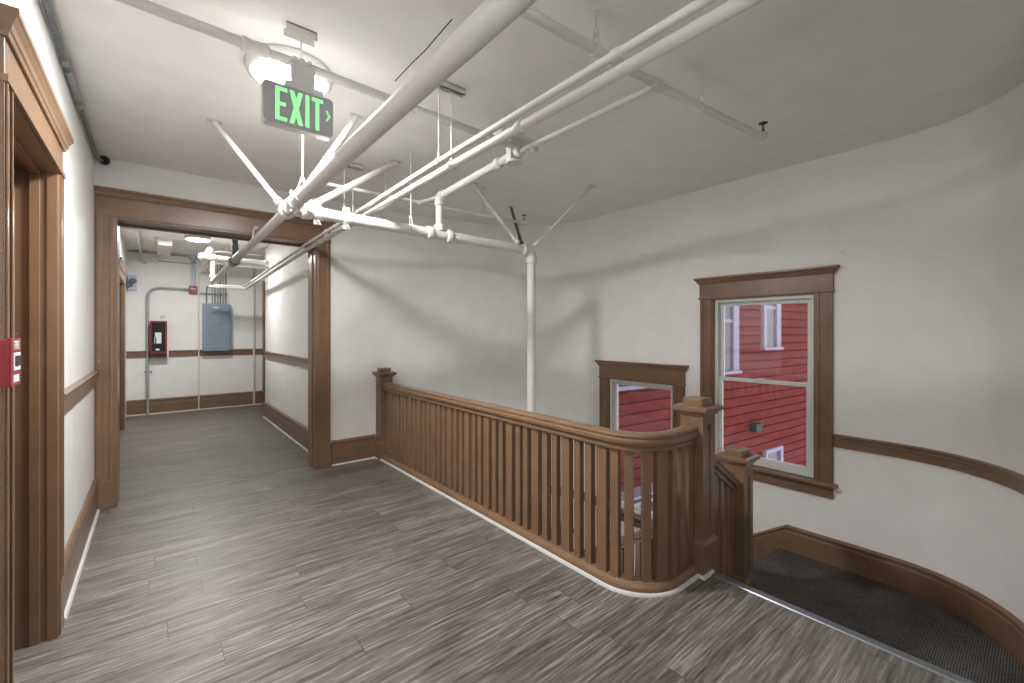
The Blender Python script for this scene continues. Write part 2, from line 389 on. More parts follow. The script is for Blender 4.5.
# stairwell: landing base, skirt that follows the flight down, chair rails beside the windows
SB = [(0, 0), (.026, 0), (.026, .165), (.020, .172), (.020, .19), (.032, .20), (.032, .21), (.012, .222), (0, .222)]
nearpath = [(XR, 1.46), (XR, 1.25), (XR, 1.0)] + near + [(3.2, -.015), (2.99, -.015)]
struct('baseboard_landing', MB().sweep(nearpath, shift(SB, 0, LAND), side=1, smooth=False), 'brown', autosmooth=35)
SL = .656
struct('baseboard_stair', MB().sweep([(XR, 3.05), (XR, 1.46)], [(0, -.30), (.026, -.30), (.026, .172), (.020, .18), (.020, .195), (.032, .205), (.012, .222), (0, .222)], side=1, zoff=[LAND - SL * 1.59, LAND]), 'brown')
cp = corner[3:] + [(XR, 3.57)]
lowpath = [(2.35, 5.065), (2.8, 4.995), (3.2, 4.91), (3.55, 4.80)] + corner + [(XR, 3.05)]
struct('baseboard_right', MB().sweep(lowpath, shift(SB, 0, LAND2), side=1), 'brown', autosmooth=35)
CR2 = [(0, .545), (.020, .545), (.020, .60), (.026, .606), (.026, .628), (.036, .636), (.036, .645), (.022, .652), (0, .652)]
struct('trim_4', MB().sweep([(XR, 1.105), (XR, .95)] + near + [(3.2, -.015), (2.72, -.015)], CR2), 'brown', autosmooth=35)
struct('trim_5', MB().sweep([(2.20, 5.08)] + lowpath[:-1] + [(XR, 3.575)], shift(CR2, 0, -1.27)), 'brown', autosmooth=35)

# ---------------- stairs and landings (carpet)
s = MB()
s.box(2.70, 2.99, -.015, 1.44, -.5, -.225); s.prism([(2.99, -.015), (XR + .02, -.015), (XR + .02, 1.50), (3.2, 1.63), (3.2, 1.44), (2.99, 1.44)], LAND - .2, LAND)
# corner behind the rounded wall is left square: it lies inside the wall thickness
st = struct('floor_landing', s, 'carpet')
s = MB()
for k in range(1, 7):
    s.box(3.23, XR + .02, 1.46 + .32 * (k - 1), 1.46 + .32 * k, LAND - .21 * k - .24, LAND - .21 * k)
s.box(2.19, XR + .05, 1.46 + .32 * 5, 5.10, LAND2 - .2, LAND2)
struct('stair_floor', s, 'carpet')
struct('wall_stairwell_fascia', MB().box(2.185, 2.20, 1.47, 5.07, -1.75, -.012).box(2.2, 3.2, 1.455, 1.475, -1.75, -.012 - .45), 'wall')
struct('wall_below', MB().box(2.05, 2.185, 1.47, 5.3, -3.2, -.31), 'wall')

# ---------------- partition opening trim (casing, beam, crown)
t = sroot('trim_opening')
def vboard(x0, x1, y0, y1, z1, ridges):
    mb = MB().box(x0, x1, y0, y1, 0, z1, .004); wdt = x1 - x0
    return mb
b = MB(); b.box(XL + .001, -.262, YB - .026, YB, 0, 2.515, .004); b.box(XL + .012, XL + .05, YB - .036, YB - .026, .24, 2.495, .004); b.box(-.30, -.272, YB - .036, YB - .026, .24, 2.495, .004)
b.box(XL + .001, -.258, YB - .034, YB, 0, .24, .004)
build('casing', b, 'brown', t)
b = MB(); b.box(1.378, 1.520, YB - .028, YB + .01, 0, 2.515, .004); b.box(1.384, 1.412, YB - .038, YB - .028, .26, 2.495, .004); b.box(1.478, 1.514, YB - .038, YB - .028, .26, 2.495, .004)
b.box(1.374, 1.524, YB - .036, YB + .01, 0, .26, .004)
build('casing', b, 'brown', t)
b = MB().box(-.275, -.250, YB - .02, YB + .28, 0, 2.515, .003); build('jamb', b, 'brown', t)
b = MB().box(1.36, 1.384, YB - .02, YB + .28, 0, 2.515, .003); b.box(1.348, 1.36, YB + .08, YB + .12, 0, 2.515, .003); build('jamb', b, 'brown', t)
b = MB().box(-.262, 1.372, YB - .02, YB + .28, 2.480, 2.535, .003); b.box(-.25, 1.36, YB + .20, YB + .24, 2.462, 2.480, .002); build('head_jamb', b, 'brown', t)
b = MB().box(XL + .001, 1.522, YB - .03, YB, 2.492, 2.66, .003); b.box(XL + .001, 1.522, YB - .036, YB - .03, 2.50, 2.52, .002); build('header', b, 'brown', t)
CROWN = [(0, 0), (.012, 0), (.016, .012), (.022, .016), (.026, .03), (.040, .046), (.046, .05), (.046, .066), (0, .066)]
b = MB().sweep([(XL + .001, YB - .03), (1.522, YB - .03), (1.522, YB)], shift(CROWN, 0, 2.662), side=1); build('crown_moulding', b, 'brown', t)

# ---------------- door openings in the left wall
def left_door(name, D, crown_top, full):
    y0, y1, zt = D; r = sroot(name); xf = XL + .03; cw = .092
    for ya, yb in ((y0 - cw, y0), (y1, y1 + cw)):
        c = MB().box(XL, xf, ya, yb, 0, zt, .004); c.box(xf, xf + .006, ya + .008, ya + .022, .26, zt, .002).box(xf, xf + .006, yb - .022, yb - .008, .26, zt, .002)
        c.box(XL, xf + .004, ya - .004, yb + .002, 0, .26, .003)
        build('casing', c, 'brown', r)
    for ya, yb in ((y0, y0 + .02), (y1 - .02, y1)):
        j = MB().box(XL - .16, xf - .004, ya, yb, 0, zt, .002)
        k = .006 if ya == y0 else -.006
        yy = yb if ya == y0 else ya
        j.box(XL - .07, XL - .035, yy, yy + k * 2, 0, zt, .002); j.box(XL - .012, xf - .006, yy, yy + k, 0, zt, .001)
        build('jamb', j, 'brown', r)
    build('head_jamb', MB().box(XL - .16, xf - .004, y0, y1, zt - .02, zt, .002).box(XL - .07, XL - .035, y0, y1, zt - .034, zt - .02, .002), 'brown', r)
    h = MB().box(XL, xf, y0 - cw, y1 + cw, zt, crown_top - .07, .003).box(XL, xf + .01, y0 - cw - .006, y1 + cw + .006, zt - .012, zt + .012, .003)
    build('header', h, 'brown', r)
    c = MB().sweep([(XL, y0 - cw), (xf, y0 - cw), (xf, y1 + cw), (XL, y1 + cw)], shift([(a * .80, z * 1.25) for a, z in CROWN], 0, crown_top - .083), side=1)
    build('crown_moulding', c, 'brown', r)
    # the leaf, set back in the jamb
    d = MB().box(XL - .15, XL - .115, y0 + .022, y1 - .022, .012, zt - .024, .003)
    leaf = build('door_leaf', d, 'brown', r)
    p = MB(); L = y1 - y0 - .044
    for za, zb in ((.2, .95), (1.08, zt - .16)):
        for q in (0, 1):
            a = y0 + .022 + .11 + q * (L - .33 + .11 - .005) / 2 * 1.0; bb = a + (L - .33) / 2
            p.box(XL - .118, XL - .108, a, bb, za, zb, .006)
    build('door_panel', p, 'brown', leaf)
    build('door_knob', MB().lathe([(.028, 0), (.028, .006), (.011, .012), (.011, .03), (.026, .042), (.028, .055), (.018, .066), (.002, .068)], (XL - .115, y0 + .09, 1.0), (1, 0, 0), 20), 'alu', leaf)
    return r
left_door('door_1', D1, 2.512, True)
left_door('door_2', D2, 2.46, False)
# dark door casing seen edge-on in the corridor alcove
r = sroot('door_3')
build('casing', MB().box(1.745, 1.83, HB - .12, HB, .0, 2.56, .004).box(1.83, 2.06, HB - .12, HB, 2.46, 2.56, .004), 'brown', r)
build('door_leaf', MB().box(1.83, 2.06, HB - .05, HB - .01, .01, 2.46, .002), 'iron', r)

# ---------------- double-hung windows in the stairwell wall
def window(name, key, loc_label):
    y0, y1, z0, z1 = WIN[key]; r = sroot(name); cw = .125; xi = XR - .024
    for ya, yb in ((y0 - cw, y0), (y1, y1 + cw)):
        c = MB().box(xi, XR + .004, ya, yb, z0 - .005, z1, .004)
        inner = yb if ya < y0 else ya
        s_ = -1 if ya < y0 else 1
        c.box(xi - .009, xi, inner + s_ * .004, inner + s_ * .03, z0, z1, .003)
        e = ya if ya < y0 else yb
        c.box(xi - .009, xi, e - s_ * .004, e - s_ * .034, z0, z1, .003)
        build('casing', c, 'brown', r)
    h = MB().box(xi - .004, XR + .004, y0 - cw - .004, y1 + cw + .004, z1, z1 + .155, .003); h.box(xi - .014, XR, y0 - cw - .012, y1 + cw + .012, z1 - .006, z1 + .012, .004)
    build('head_casing', h, 'brown', r)
    pth = [(XR, y1 + cw), (xi, y1 + cw), (xi, y0 - cw), (XR, y0 - cw)]
    build('crown_moulding', MB().sweep(pth, shift(CROWN, 0, z1 + .148), side=-1 if False else 1), 'brown', r)
    s_ = MB().box(xi - .05, XR + .06, y0 - cw - .03, y1 + cw + .03, z0 - .03, z0, .008)
    build('stool', s_, 'brown', r)
    build('apron', MB().box(xi, XR + .002, y0 - cw, y1 + cw, z0 - .13, z0 - .03, .004).box(xi - .008, xi, y0 - cw, y1 + cw, z0 - .045, z0 - .03, .003), 'brown', r)
    # reveal lining
    q = MB(); q.box(XR - .02, XR + .16, y0, y0 + .012, z0, z1).box(XR - .02, XR + .16, y1 - .012, y1, z0, z1).box(XR - .02, XR + .16, y0, y1, z1 - .012, z1)
    build('reveal', q, 'brown', r)
    # vinyl frame
    xf = XR + .012; a, b_, c_, d = y0 + .012, y1 - .012, z0 + .002, z1 - .012; fw = .034
    fr = MB(); fr.box(xf, xf + .09, a, a + fw, c_, d, .003).box(xf, xf + .09, b_ - fw, b_, c_, d, .003).box(xf + .001, xf + .089, a + fw - .003, b_ - fw + .003, d - fw, d, .003).box(xf + .001, xf + .089, a + fw - .003, b_ - fw + .003, c_, c_ + fw, .003)
    build('frame', fr, 'vinyl', r)
    zm = (c_ + d) / 2
    def sash(x, za, zb, bot, gl):
        sw = .034; y_0, y_1 = a + fw + .0005, b_ - fw - .0005
        m = MB(); m.box(x, x + .032, y_0, y_0 + sw, za, zb, .004).box(x, x + .032, y_1 - sw, y_1, za, zb, .004).box(x + .001, x + .031, y_0 + sw - .003, y_1 - sw + .003, zb - sw, zb, .004).box(x + .001, x + .031, y_0 + sw - .003, y_1 - sw + .003, za, za + bot, .004)
        so = build('sash', m, 'vinyl', r)
        build('pane', MB().box(x + .013, x + .017, y_0 + sw * .8, y_1 - sw * .8, za + bot * .8, zb - sw * .8), gl, so)
        return so
    sash(xf + .048, zm - .018, d - fw - .0005, .034, 'glass_dusty')
    lo = sash(xf + .012, c_ + fw + .0005, zm + .018, .045, 'glass')
    build('sash_lock', MB().box(xf + .002, xf + .02, (y0 + y1) / 2 - .035, (y0 + y1) / 2 + .035, zm + .016, zm + .03, .004), 'vinyl', lo)
    return r
window('window_1', 'big', '')
window('window_2', 'small', '')

# ------------------------------------------------------------------ balustrades
def newel(parent, cx, cy, zb, ztop, hx=.076, hy=.076, plinth=True):
    body = MB(); R_ = .007; top = ztop - .085
    body.box(cx - hx + R_, cx + hx - R_, cy - hy + R_, cy + hy - R_, zb, top)
    # raised stiles and ends leave a sunk strip with pointed ends on every face
    z1, z2 = zb + (.24 if plinth else .05), top - .07
    def face(o, u, n, h):
        wd = h; sw = wd * .34
        m = lambda poly: body.extrude(poly, o, u, (0, 0, 1), n, R_)
        m([(0, zb), (sw, zb), (sw, z1), (sw, z1), (sw, z2), (sw, z2 + .001), (sw, top), (0, top)])
        m([(wd - sw, zb), (wd, zb), (wd, top), (wd - sw, top)])
        m([(sw, zb), (wd - sw, zb), (wd - sw, z1), (sw + (wd - 2 * sw) * .62, z1 + .012), (wd / 2, z1 + .045), (sw + (wd - 2 * sw) * .38, z1 + .012), (sw, z1)])
        m([(sw, top), (sw, z2), (sw + (wd - 2 * sw) * .38, z2 - .012), (wd / 2, z2 - .045), (sw + (wd - 2 * sw) * .62, z2 - .012), (wd - sw, z2), (wd - sw, top)])
    face((cx - hx, cy - hy + R_, 0), (1, 0, 0), (0, -1, 0), 2 * hx); face((cx - hx, cy + hy - R_, 0), (1, 0, 0), (0, 1, 0), 2 * hx)
    face((cx - hx + R_, cy - hy + R_, 0), (0, 1, 0), (-1, 0, 0), 2 * hy - 2 * R_); face((cx + hx - R_, cy - hy + R_, 0), (0, 1, 0), (1, 0, 0), 2 * hy - 2 * R_)
    post = build('newel_post', body, 'brown', parent)
    sq = lambda e: [(cx - hx - e, cy - hy - e), (cx - hx - e, cy + hy + e), (cx + hx + e, cy + hy + e), (cx + hx + e, cy - hy - e)]
    if plinth:
        pl = MB(); pl.prism(sq(.014), zb, zb + .185)
        n4 = 4
        a, b = sq(.014), sq(0.0); pl.add([(x, y, zb + .185) for x, y in a] + [(x, y, zb + .215) for x, y in b], [[i, (i + 1) % 4, 4 + (i + 1) % 4, 4 + i] for i in range(4)] + [[4, 5, 6, 7]])
        build('plinth', pl, 'brown', post)
    cap = MB()
    def ringed(levels):
        V = []; F = []
        for e, z in levels: V += [(x, y, z) for x, y in sq(e)]
        for i in range(len(levels) - 1): F += [[i * 4 + k, i * 4 + (k + 1) % 4, (i + 1) * 4 + (k + 1) % 4, (i + 1) * 4 + k] for k in range(4)]
        F.append([0, 1, 2, 3][::-1]); F.append([len(V) - 4 + k for k in range(4)]); cap.add(V, F)
    ringed([(.002, top - .02), (.012, top - .016), (.016, top - .004), (.032, top + .006), (.038, top + .012), (.038, top + .03), (.034, top + .034), (.020, top + .04)])
    build('cap', cap, 'brown', post)
    cb = MB().box(cx - hx + .012, cx + hx - .012, cy - hy + .012, cy + hy - .012, top + .036, ztop, .008)
    build('cap_block', cb, 'brown', post)
    return post
RAIL = [(-.030, 0), (.030, 0), (.036, .006), (.036, .022), (.028, .027), (.030, .036), (.046, .043), (.050, .055), (.048, .066), (.040, .072), (.040, .080), (.044, .087), (.040, .098), (.026, .104), (0, .106), (-.026, .104), (-.040, .098), (-.044, .087), (-.040, .080), (-.040, .072), (-.048, .066), (-.050, .055), (-.046, .043), (-.030, .036), (-.028, .027), (-.036, .022), (-.036, .006)]
bal = thing('balustrade', (2.12, 3.2, 0), 'long brown painted balustrade with flat slats along the floor edge, rounding at the near newel', 'balustrade')
RX = 2.115; CR_ = .255; CXC, CYC = RX + CR_, 1.655
Y_END = CYC - CR_
railpath = [(RX, 4.925)] + [(RX, 4.0), (RX, 3.0)] + arc(CXC, CYC, CR_, 180, 270, 14) + [(2.612, Y_END)]
build('handrail', MB().sweep(railpath, shift(RAIL, 0, .812), side=1), 'brown', bal, autosmooth=40)
SHOE = [(-.055, 0), (.055, 0), (.055, .028), (.048, .036), (.048, .046), (.036, .060), (-.036, .060), (-.048, .046), (-.055, .028)]
shoe = build('shoe_rail', MB().sweep(railpath, SHOE, side=-1), 'brown', bal, autosmooth=30)
build('quarter_round', MB().sweep([(2.04, YB - .02)] + [(RX - .055, 4.90)] + [(RX - .055, 3.0)] + arc(CXC, CYC, CR_ + .055, 180, 270, 14) + [(2.583, Y_END - .055), (2.583, Y_END - .09), (2.70, Y_END - .09)], QR, side=1), 'white', bal)
newel(bal, 2.125, 5.005, 0, 1.075, .076, .066)
newel(bal, 2.684, Y_END, 0, 1.085)
# slats: wide, narrow, narrow, with one narrow missing near the wall
yc = [(4.877, 0), (4.766, 0), (4.670, 0), (4.576, 1), (4.469, 0), (4.382, 0), (4.277, 1), (4.172, 0), (4.071, 1), (3.965, 0), (3.869, 0), (3.770, 1), (3.665, 0), (3.577, 0), (3.471, 1), (3.369, 0), (3.275, 0), (3.179, 1), (3.073, 0), (2.986, 0), (2.888, 1), (2.785, 0), (2.696, 0), (2.593, 1), (2.488, 0), (2.403, 0), (2.299, 1), (2.196, 0), (2.104, 0), (2.0, 1), (1.896, 0), (1.804, 0), (1.700, 1)]
slats = [((RX, y), (0, 1), w_) for y, w_ in yc]
Ltot = (CYC - 1.600); # arc-length continues past the end of the straight
sdist = [.055, .150, .252, .352, .447]
arcl = CR_ * pi / 2
for q, w_ in zip([.045, .126, .222, .312, .415, .515, .610], [0, 0, 0, 1, 0, 0, 0]):
    if q < arcl:
        a = pi + q / CR_; slats.append(((CXC + CR_ * cos(a), CYC + CR_ * sin(a)), (-sin(a), cos(a)), w_))
    else:
        slats.append(((CXC + q - arcl, Y_END), (1, 0), w_))
for c, d, w_ in slats:
    wd = .074 if w_ else .051
    mb = MB().obox(c, d, (-d[1], d[0]), wd, .040, .054, .818, .003)
    build('baluster', mb, 'brown', bal)

# short flight between the two newels, and the flight going down by the windows
sb = thing('stair_balustrade', (3.26, Y_END, LAND), 'short sloping brown balustrade from the near newel down to the lower newel on the carpet', 'balustrade')
LX = 3.262
newel(sb, LX, Y_END, LAND, .665)
def slope_rail(p0, p1, w_=.5):
    """sloping rail with its top edge from p0 to p1"""
    p0, p1 = Vector(p0), Vector(p1); d = Vector((p1.x - p0.x, p1.y - p0.y)).normalized()
    n = 2
    return MB().sweep([(p0.x, p0.y), (p1.x, p1.y)], shift([(a * .85, z) for a, z in RAIL], 0, -.106), side=1, zoff=[p0.z, p1.z])
build('handrail', slope_rail((2.761, Y_END, .745), (LX - .077, Y_END, .745 - SL * (LX - .077 - 2.761))), 'brown', sb, autosmooth=40)
st_ = MB().extrude([(2.761, -.05), (LX - .077, -.05 - SL * .43), (LX - .077, -.31 - SL * .43), (2.761, -.44)], (0, Y_END - .022, 0), (1, 0, 0), (0, 0, 1), (0, 1, 0), .044)
build('stringer', st_, 'brown', sb)
for i, (x, wd) in enumerate([(2.80, .05), (2.895, .072), (2.99, .05), (3.08, .05), (3.155, .05)]):
    zt = .745 - SL * (x - 2.758) - .10; zl = -.06 - SL * (x - 2.758)
    build('baluster', MB().box(x - wd / 2, x + wd / 2, Y_END - .02, Y_END + .02, zl, zt, .003), 'brown', sb)
lb = thing('lower_balustrade', (LX, 2.3, LAND2), 'brown stair balustrade descending past the windows, seen between the slats', 'balustrade')
ya, yb = Y_END + .077, 3.10; zr = lambda y: .27 - SL * (y - 1.48)
build('handrail', slope_rail((LX, ya, zr(ya)), (LX, yb, zr(yb))), 'brown', lb, autosmooth=40)
build('stringer', MB().extrude([(ya, LAND + .12), (yb, LAND + .12 - SL * (yb - ya)), (yb, LAND - .2 - SL * (yb - ya)), (ya, LAND - .2)], (LX - .022, 0, 0), (0, 1, 0), (0, 0, 1), (1, 0, 0), .044), 'brown', lb)
k = 0; y = ya + .07
while y < yb - .05:
    wd = .072 if k % 3 == 0 else .05
    build('baluster', MB().box(LX - .02, LX + .02, y - wd / 2, y + wd / 2, LAND + .10 - SL * (y - ya), zr(y) - .10, .003), 'brown', lb); y += .0975; k += 1
newel(lb, LX, yb + .078, LAND2, zr(yb) + .30)
tag(build('stair_nosing', MB().extrude([(2.655, .0005), (2.712, .0005), (2.714, -.028), (2.708, -.028), (2.706, .006), (2.66, .006)], (0, -.02, 0), (1, 0, 0), (0, 0, 1), (0, 1, 0), 1.335), 'alu'), 'grey metal nosing strip along the floor edge at the top step', 'stair nosing')

# ------------------------------------------------------------------ pipes
def coupling(mb, c, axis, r, w=.05, seg=18):
    ax = Vector(axis).normalized(); c = Vector(c)
    mb.lathe([(r * 1.02, -w / 2), (r * 1.28, -w / 2 + .004), (r * 1.32, -w * .2), (r * 1.32, w * .2), (r * 1.28, w / 2 - .004), (r * 1.02, w / 2)], c, ax, seg)
    return mb
def couplings(parent, items, m='pipe'):
    for c, axis, r, w in items: build('coupling', coupling(MB(), c, axis, r, w), m, parent)
def lerp(a, b, t): return tuple(a[i] + (b[i] - a[i]) * t for i in range(3))
def bend(p, a, b, r, n=8):
    """rounded corner at p between directions to a and b"""
    p, a, b = Vector(p), Vector(a), Vector(b); d1 = (a - p).normalized(); d2 = (b - p).normalized()
    s, e = p + d1 * r, p + d2 * r
    return [tuple((1 - t) ** 2 * s + 2 * t * (1 - t) * p + t * t * e) for t in [i / n for i in range(n + 1)]]
GP = 'white painted pipes under the ceiling'
# cross main + riser pole
AX, AZ, BY = .718, 2.358, 3.30
PX = 2.962
bm_ = thing('standpipe', (PX, BY, LAND2), 'white standpipe pole rising through the stairwell and its level cross pipe', 'pipe')
zB = lambda x: AZ - (x - AX) * .012
pole_top = (PX, BY, zB(PX))
body = MB().tube([(PX, BY, LAND2)] + bend(pole_top, (PX, BY, 0), (0, BY, zB(0)), .07) + [(AX + .02, BY, AZ)], .043, 18)
build('pipe', body, 'pipe', bm_)
e = MB(); e.lathe([(.056, -.02), (.058, 0), (.056, .02)], (PX, BY, zB(PX) - .11), 'z', 18); coupling(e, (PX - .10, BY, zB(PX - .10)), (1, 0, 0), .043); coupling(e, (PX, BY, zB(PX) - .09), (0, 0, 1), .043, .06)
e.tube(bend(pole_top, (PX, BY, 0), (0, BY, zB(0)), .075), .050, 18)
build('elbow', e, 'pipe', bm_)
for x in (1.80, 1.99):
    build('coupling', coupling(MB(), (x, BY, zB(x)), (1, 0, 0), .044, .055), 'pipe', bm_)
c = MB(); coupling(c, (.83, BY, zB(.83)), (1, 0, 0), .043, .07); c.lathe([(.018, -.02), (.018, .02)], (.83, BY - .06, zB(.83)), (0, 1, 0), 10).lathe([(.018, -.02), (.018, .02)], (.83, BY + .06, zB(.83)), (0, 1, 0), 10)
build('coupling', c, 'pipe', bm_)
# long main
am = thing('main_pipe', (AX, 3.3, AZ), 'thick white main pipe running from overhead into the corridor', 'pipe')
build('pipe', MB().tube([(AX, -1.6, AZ + .02), (AX, 3.36, AZ)], .041, 20), 'pipe', am)
build('pipe', MB().tube([(AX, 3.34, AZ), (AX, 5.55, AZ - .015), (AX, 8.42, AZ - .045)], .034, 18), 'pipe', am)
couplings(am, [((AX, 3.38, AZ), (0, 1, 0), .043, .06), ((AX, 3.25, AZ), (0, 1, 0), .043, .03)])
c = MB().tube([(AX, 5.36, AZ - .013), (AX, 6.0, AZ - .02)], .042, 18); coupling(c, (AX, 6.05, AZ - .02), (0, 1, 0), .046, .12); build('sleeve', c, 'galv', am)
c = MB().tube(bend((AX, 8.45, AZ - .045), (AX, 8, AZ - .045), (AX, 8.45, 3), .05) + [(AX, 8.45, 2.70)], .034, 16); build('riser', c, 'beige', am)
couplings(am, [((AX, 8.36, AZ - .044), (0, 1, 0), .034, .06), ((AX, 8.45, AZ + .04), (0, 0, 1), .034, .05)])

# two water lines side by side
def water(name, X, r, z, label):
    t = thing(name, (X(3), 3, z(3)), label, 'pipe', None)
    hx = .74 if r > .02 else .80
    yE = 9.45 if r > .02 else 9.30
    pts = [(X(-1.4), -1.4, z(-1.4)), (X(2.3), 2.3, z(2.3)), (X(5.05), 5.05, z(5.05))] + bend((X(yE), yE, z(yE)), (X(5), 5, z(5)), (0, yE, z(yE)), .07) + [(hx, yE, z(yE))]
    build('pipe', MB().tube(pts, r, 14), 'pipe', t)
    couplings(t, [((X(y), y, z(y)), (0, 1, 0), r, .045) for y in ((1.62, 4.55) if r > .02 else (.98, 4.35))])
    return t
xC = lambda y: 1.297 - max(0, min(y, 5.05) - 2.3) * .0135
xD = lambda y: 1.383 - max(0, min(y, 5.05) - 2.3) * .0205
zC = lambda y: 2.512 if y < 2.6 else 2.512 - (y - 2.6) * .0255
zD = lambda y: 2.505 if y < 2.6 else 2.505 - (y - 2.6) * .0260
water('water_pipe', xC, .0165, zC, 'thin white pipe running level beside the thicker one, on its exit sign side')
water('water_pipe', xD, .0245, zD, 'medium white pipe running beside a thinner one, on its window side')

# feed riser from the cross pipe up to the branch line
FZ = 2.815; FY = 1.30
ft = thing('feed_pipe', (1.895, BY, 2.4), 'white feed pipe rising from the cross pipe and running overhead to the sprinkler branch', 'pipe')
E0 = (1.895, BY, 2.672); U_ = (1.955, 2.33, 2.755); E1 = (2.05, FY, FZ - .01)
build('pipe', MB().tube([(1.895, BY, zB(1.9) + .03), (1.895, BY, 2.665)], .030, 16), 'pipe', ft)
build('pipe', MB().tube([E0, U_], .029, 16), 'pipe', ft)
build('pipe', MB().tube([U_, E1], .017, 14), 'pipe', ft)
c = MB().lathe([(.046, -.03), (.05, -.01), (.046, .02), (.034, .03)], (1.895, BY, zB(1.9) + .06), 'z', 18); build('tee', c, 'pipe', ft)
c = MB().tube([(1.895, BY, 2.60)] + bend(E0, (1.895, BY, 2.5), U_, .03) + [lerp(E0, U_, .07)], .037, 16); coupling(c, (1.895, BY, 2.61), (0, 0, 1), .032, .035); build('elbow', c, 'pipe', ft)
dE = Vector(U_) - Vector(E0); couplings(ft, [(lerp(E0, U_, .80), dE, .031, .05), (lerp(E0, U_, 1.02), dE, .030, .05), (lerp(E0, E1, .56), dE, .026, .03)])

def sprinkler(parent, p, up=True, m='black'):
    p = Vector(p); mb = MB().lathe([(.010, 0), (.010, .018), (.006, .02), (.006, .03)], p, 'z', 12)
    mb.tube([p + Vector((.012, 0, .02)), p + Vector((.014, 0, .04)), p + Vector((.003, 0, .062))], .003, 8).tube([p + Vector((-.012, 0, .02)), p + Vector((-.014, 0, .04)), p + Vector((-.003, 0, .062))], .003, 8)
    mb.lathe([(.003, .058), (.027, .062), (.029, .066), (.004, .068)], p, 'z', 16)
    return build('sprinkler_head', mb, m, parent)
# branch line near the right: ends in an upright sprinkler
fb = thing('sprinkler_branch', (2.4, FY, FZ), 'white sprinkler pipe ending in a black head above the landing', 'pipe', None)
F1 = (3.175, 1.195, FZ)
build('pipe', MB().tube([(.80, 1.36, FZ), (2.05, FY, FZ), F1], .022, 16), 'pipe', fb)
c = MB(); dF = (1, -.06, 0); coupling(c, (2.05, FY, FZ), dF, .024, .075); coupling(c, (2.05, FY + .035, FZ - .003), (0, 1, 0), .017, .03); build('tee', c, 'pipe', fb)
c = MB().tube(bend(F1, (2.9, 1.22, FZ), (F1[0], F1[1], 3), .022) + [(F1[0], F1[1], FZ + .035)], .026, 14); build('elbow', c, 'pipe', fb)
sprinkler(fb, (F1[0], F1[1], FZ + .033))
# line that runs left under the lamp
gb = thing('sprinkler_branch', (.6, 2.31, 2.79), 'greyish white pipe crossing under the round ceiling lamp', 'pipe', None)
GZ = 2.818
build('pipe', MB().tube([(XL, 2.30, GZ + .012), (.30, 2.31, GZ + .002)], .023, 16), 'pipe', gb)
build('pipe', MB().tube([(.28, 2.31, GZ), (1.93, 2.335, GZ - .02)], .0225, 16), 'pipe', gb)
c = MB(); coupling(c, (.315, 2.31, GZ), (1, 0, 0), .0245, .03); coupling(c, (.40, 2.31, GZ), (1, 0, 0), .0245, .03); c.tube([(.315, 2.31, GZ), (.40, 2.31, GZ)], .029, 14); build('coupling', c, 'pipe', gb)
# branch line at the back
ib = thing('sprinkler_branch', (2.2, 3.65, 2.70), 'thin white sprinkler pipe nearest the back wall with a black head at its right end', 'pipe', None)
IY = 3.65; IZ = 2.70
build('pipe', MB().tube([(1.055, IY, IZ - .005), (3.17, IY, IZ + .012)], .0155, 14), 'pipe', ib)
c = MB(); coupling(c, (1.90, IY, IZ), (1, 0, 0), .018, .07); c.tube([(1.895, BY + .02, 2.672), (1.895, IY, IZ)], .0185, 14); coupling(c, (1.895, IY - .03, IZ), (0, 1, 0), .018, .03); build('tee', c, 'pipe', ib)
c = MB().lathe([(.02, 0), (.026, .01), (.026, .035), (.012, .05), (.012, .065), (.026, .068), (.026, .072)], (1.07, IY, IZ - .005), (-1, 0, 0), 14); build('sprinkler_head', c, 'pipe', ib)
c = MB().tube(bend((3.17, IY, IZ + .012), (3, IY, IZ + .012), (3.17, IY, 3), .018) + [(3.17, IY, IZ + .04)], .019, 14); build('elbow', c, 'pipe', ib)
sprinkler(ib, (3.17, IY, IZ + .038))

# --- hangers
def strut_hanger(y, zbot, radii, label):
    """channel on the ceiling with two rods, each carrying a pipe ring"""
    cx = (xC(y) + xD(y)) / 2; dx = (xD(y) - xC(y)) / 2
    t = thing('pipe_hanger', (cx, y, CEIL), label, 'pipe hanger', 'double rod hangers of the two parallel pipes')
    h = MB().box(cx - .13, cx + .13, y - .02, y - .015, CEIL - .04, CEIL).box(cx - .13, cx + .13, y + .015, y + .02, CEIL - .04, CEIL).box(cx - .13, cx + .13, y - .02, y + .02, CEIL - .006, CEIL)
    for q in (-1, 1):
        h.box(cx - .13, cx + .13, y + q * .02, y + q * .011, CEIL - .04, CEIL - .034)
    build('channel', h, 'pipe', t)
    for s_, (zb, r) in zip((-1, 1), zip(zbot, radii)):
        x = cx + s_ * dx
        build('rod', MB().tube([(x, y, CEIL - .01), (x, y, zb + r + .01)], .0055, 8).lathe([(.011, -.008), (.011, .008)], (x, y, zb + r + .02), 'z', 6), 'pipe', t)
        build('pipe_ring', MB().ring((x, y, zb), (0, 1, 0), r + .001, r + .006, .025), 'pipe', t)
    return t
strut_hanger(2.26, (zC(2.26), zD(2.26)), (.0165, .0245), 'two-rod hanger on the parallel pipes, nearer one, left of the flat ceiling plate')
strut_hanger(3.86, (zC(3.86), zD(3.86)), (.0165, .0245), 'two-rod hanger on the parallel pipes, farther one, close to the brown beam')
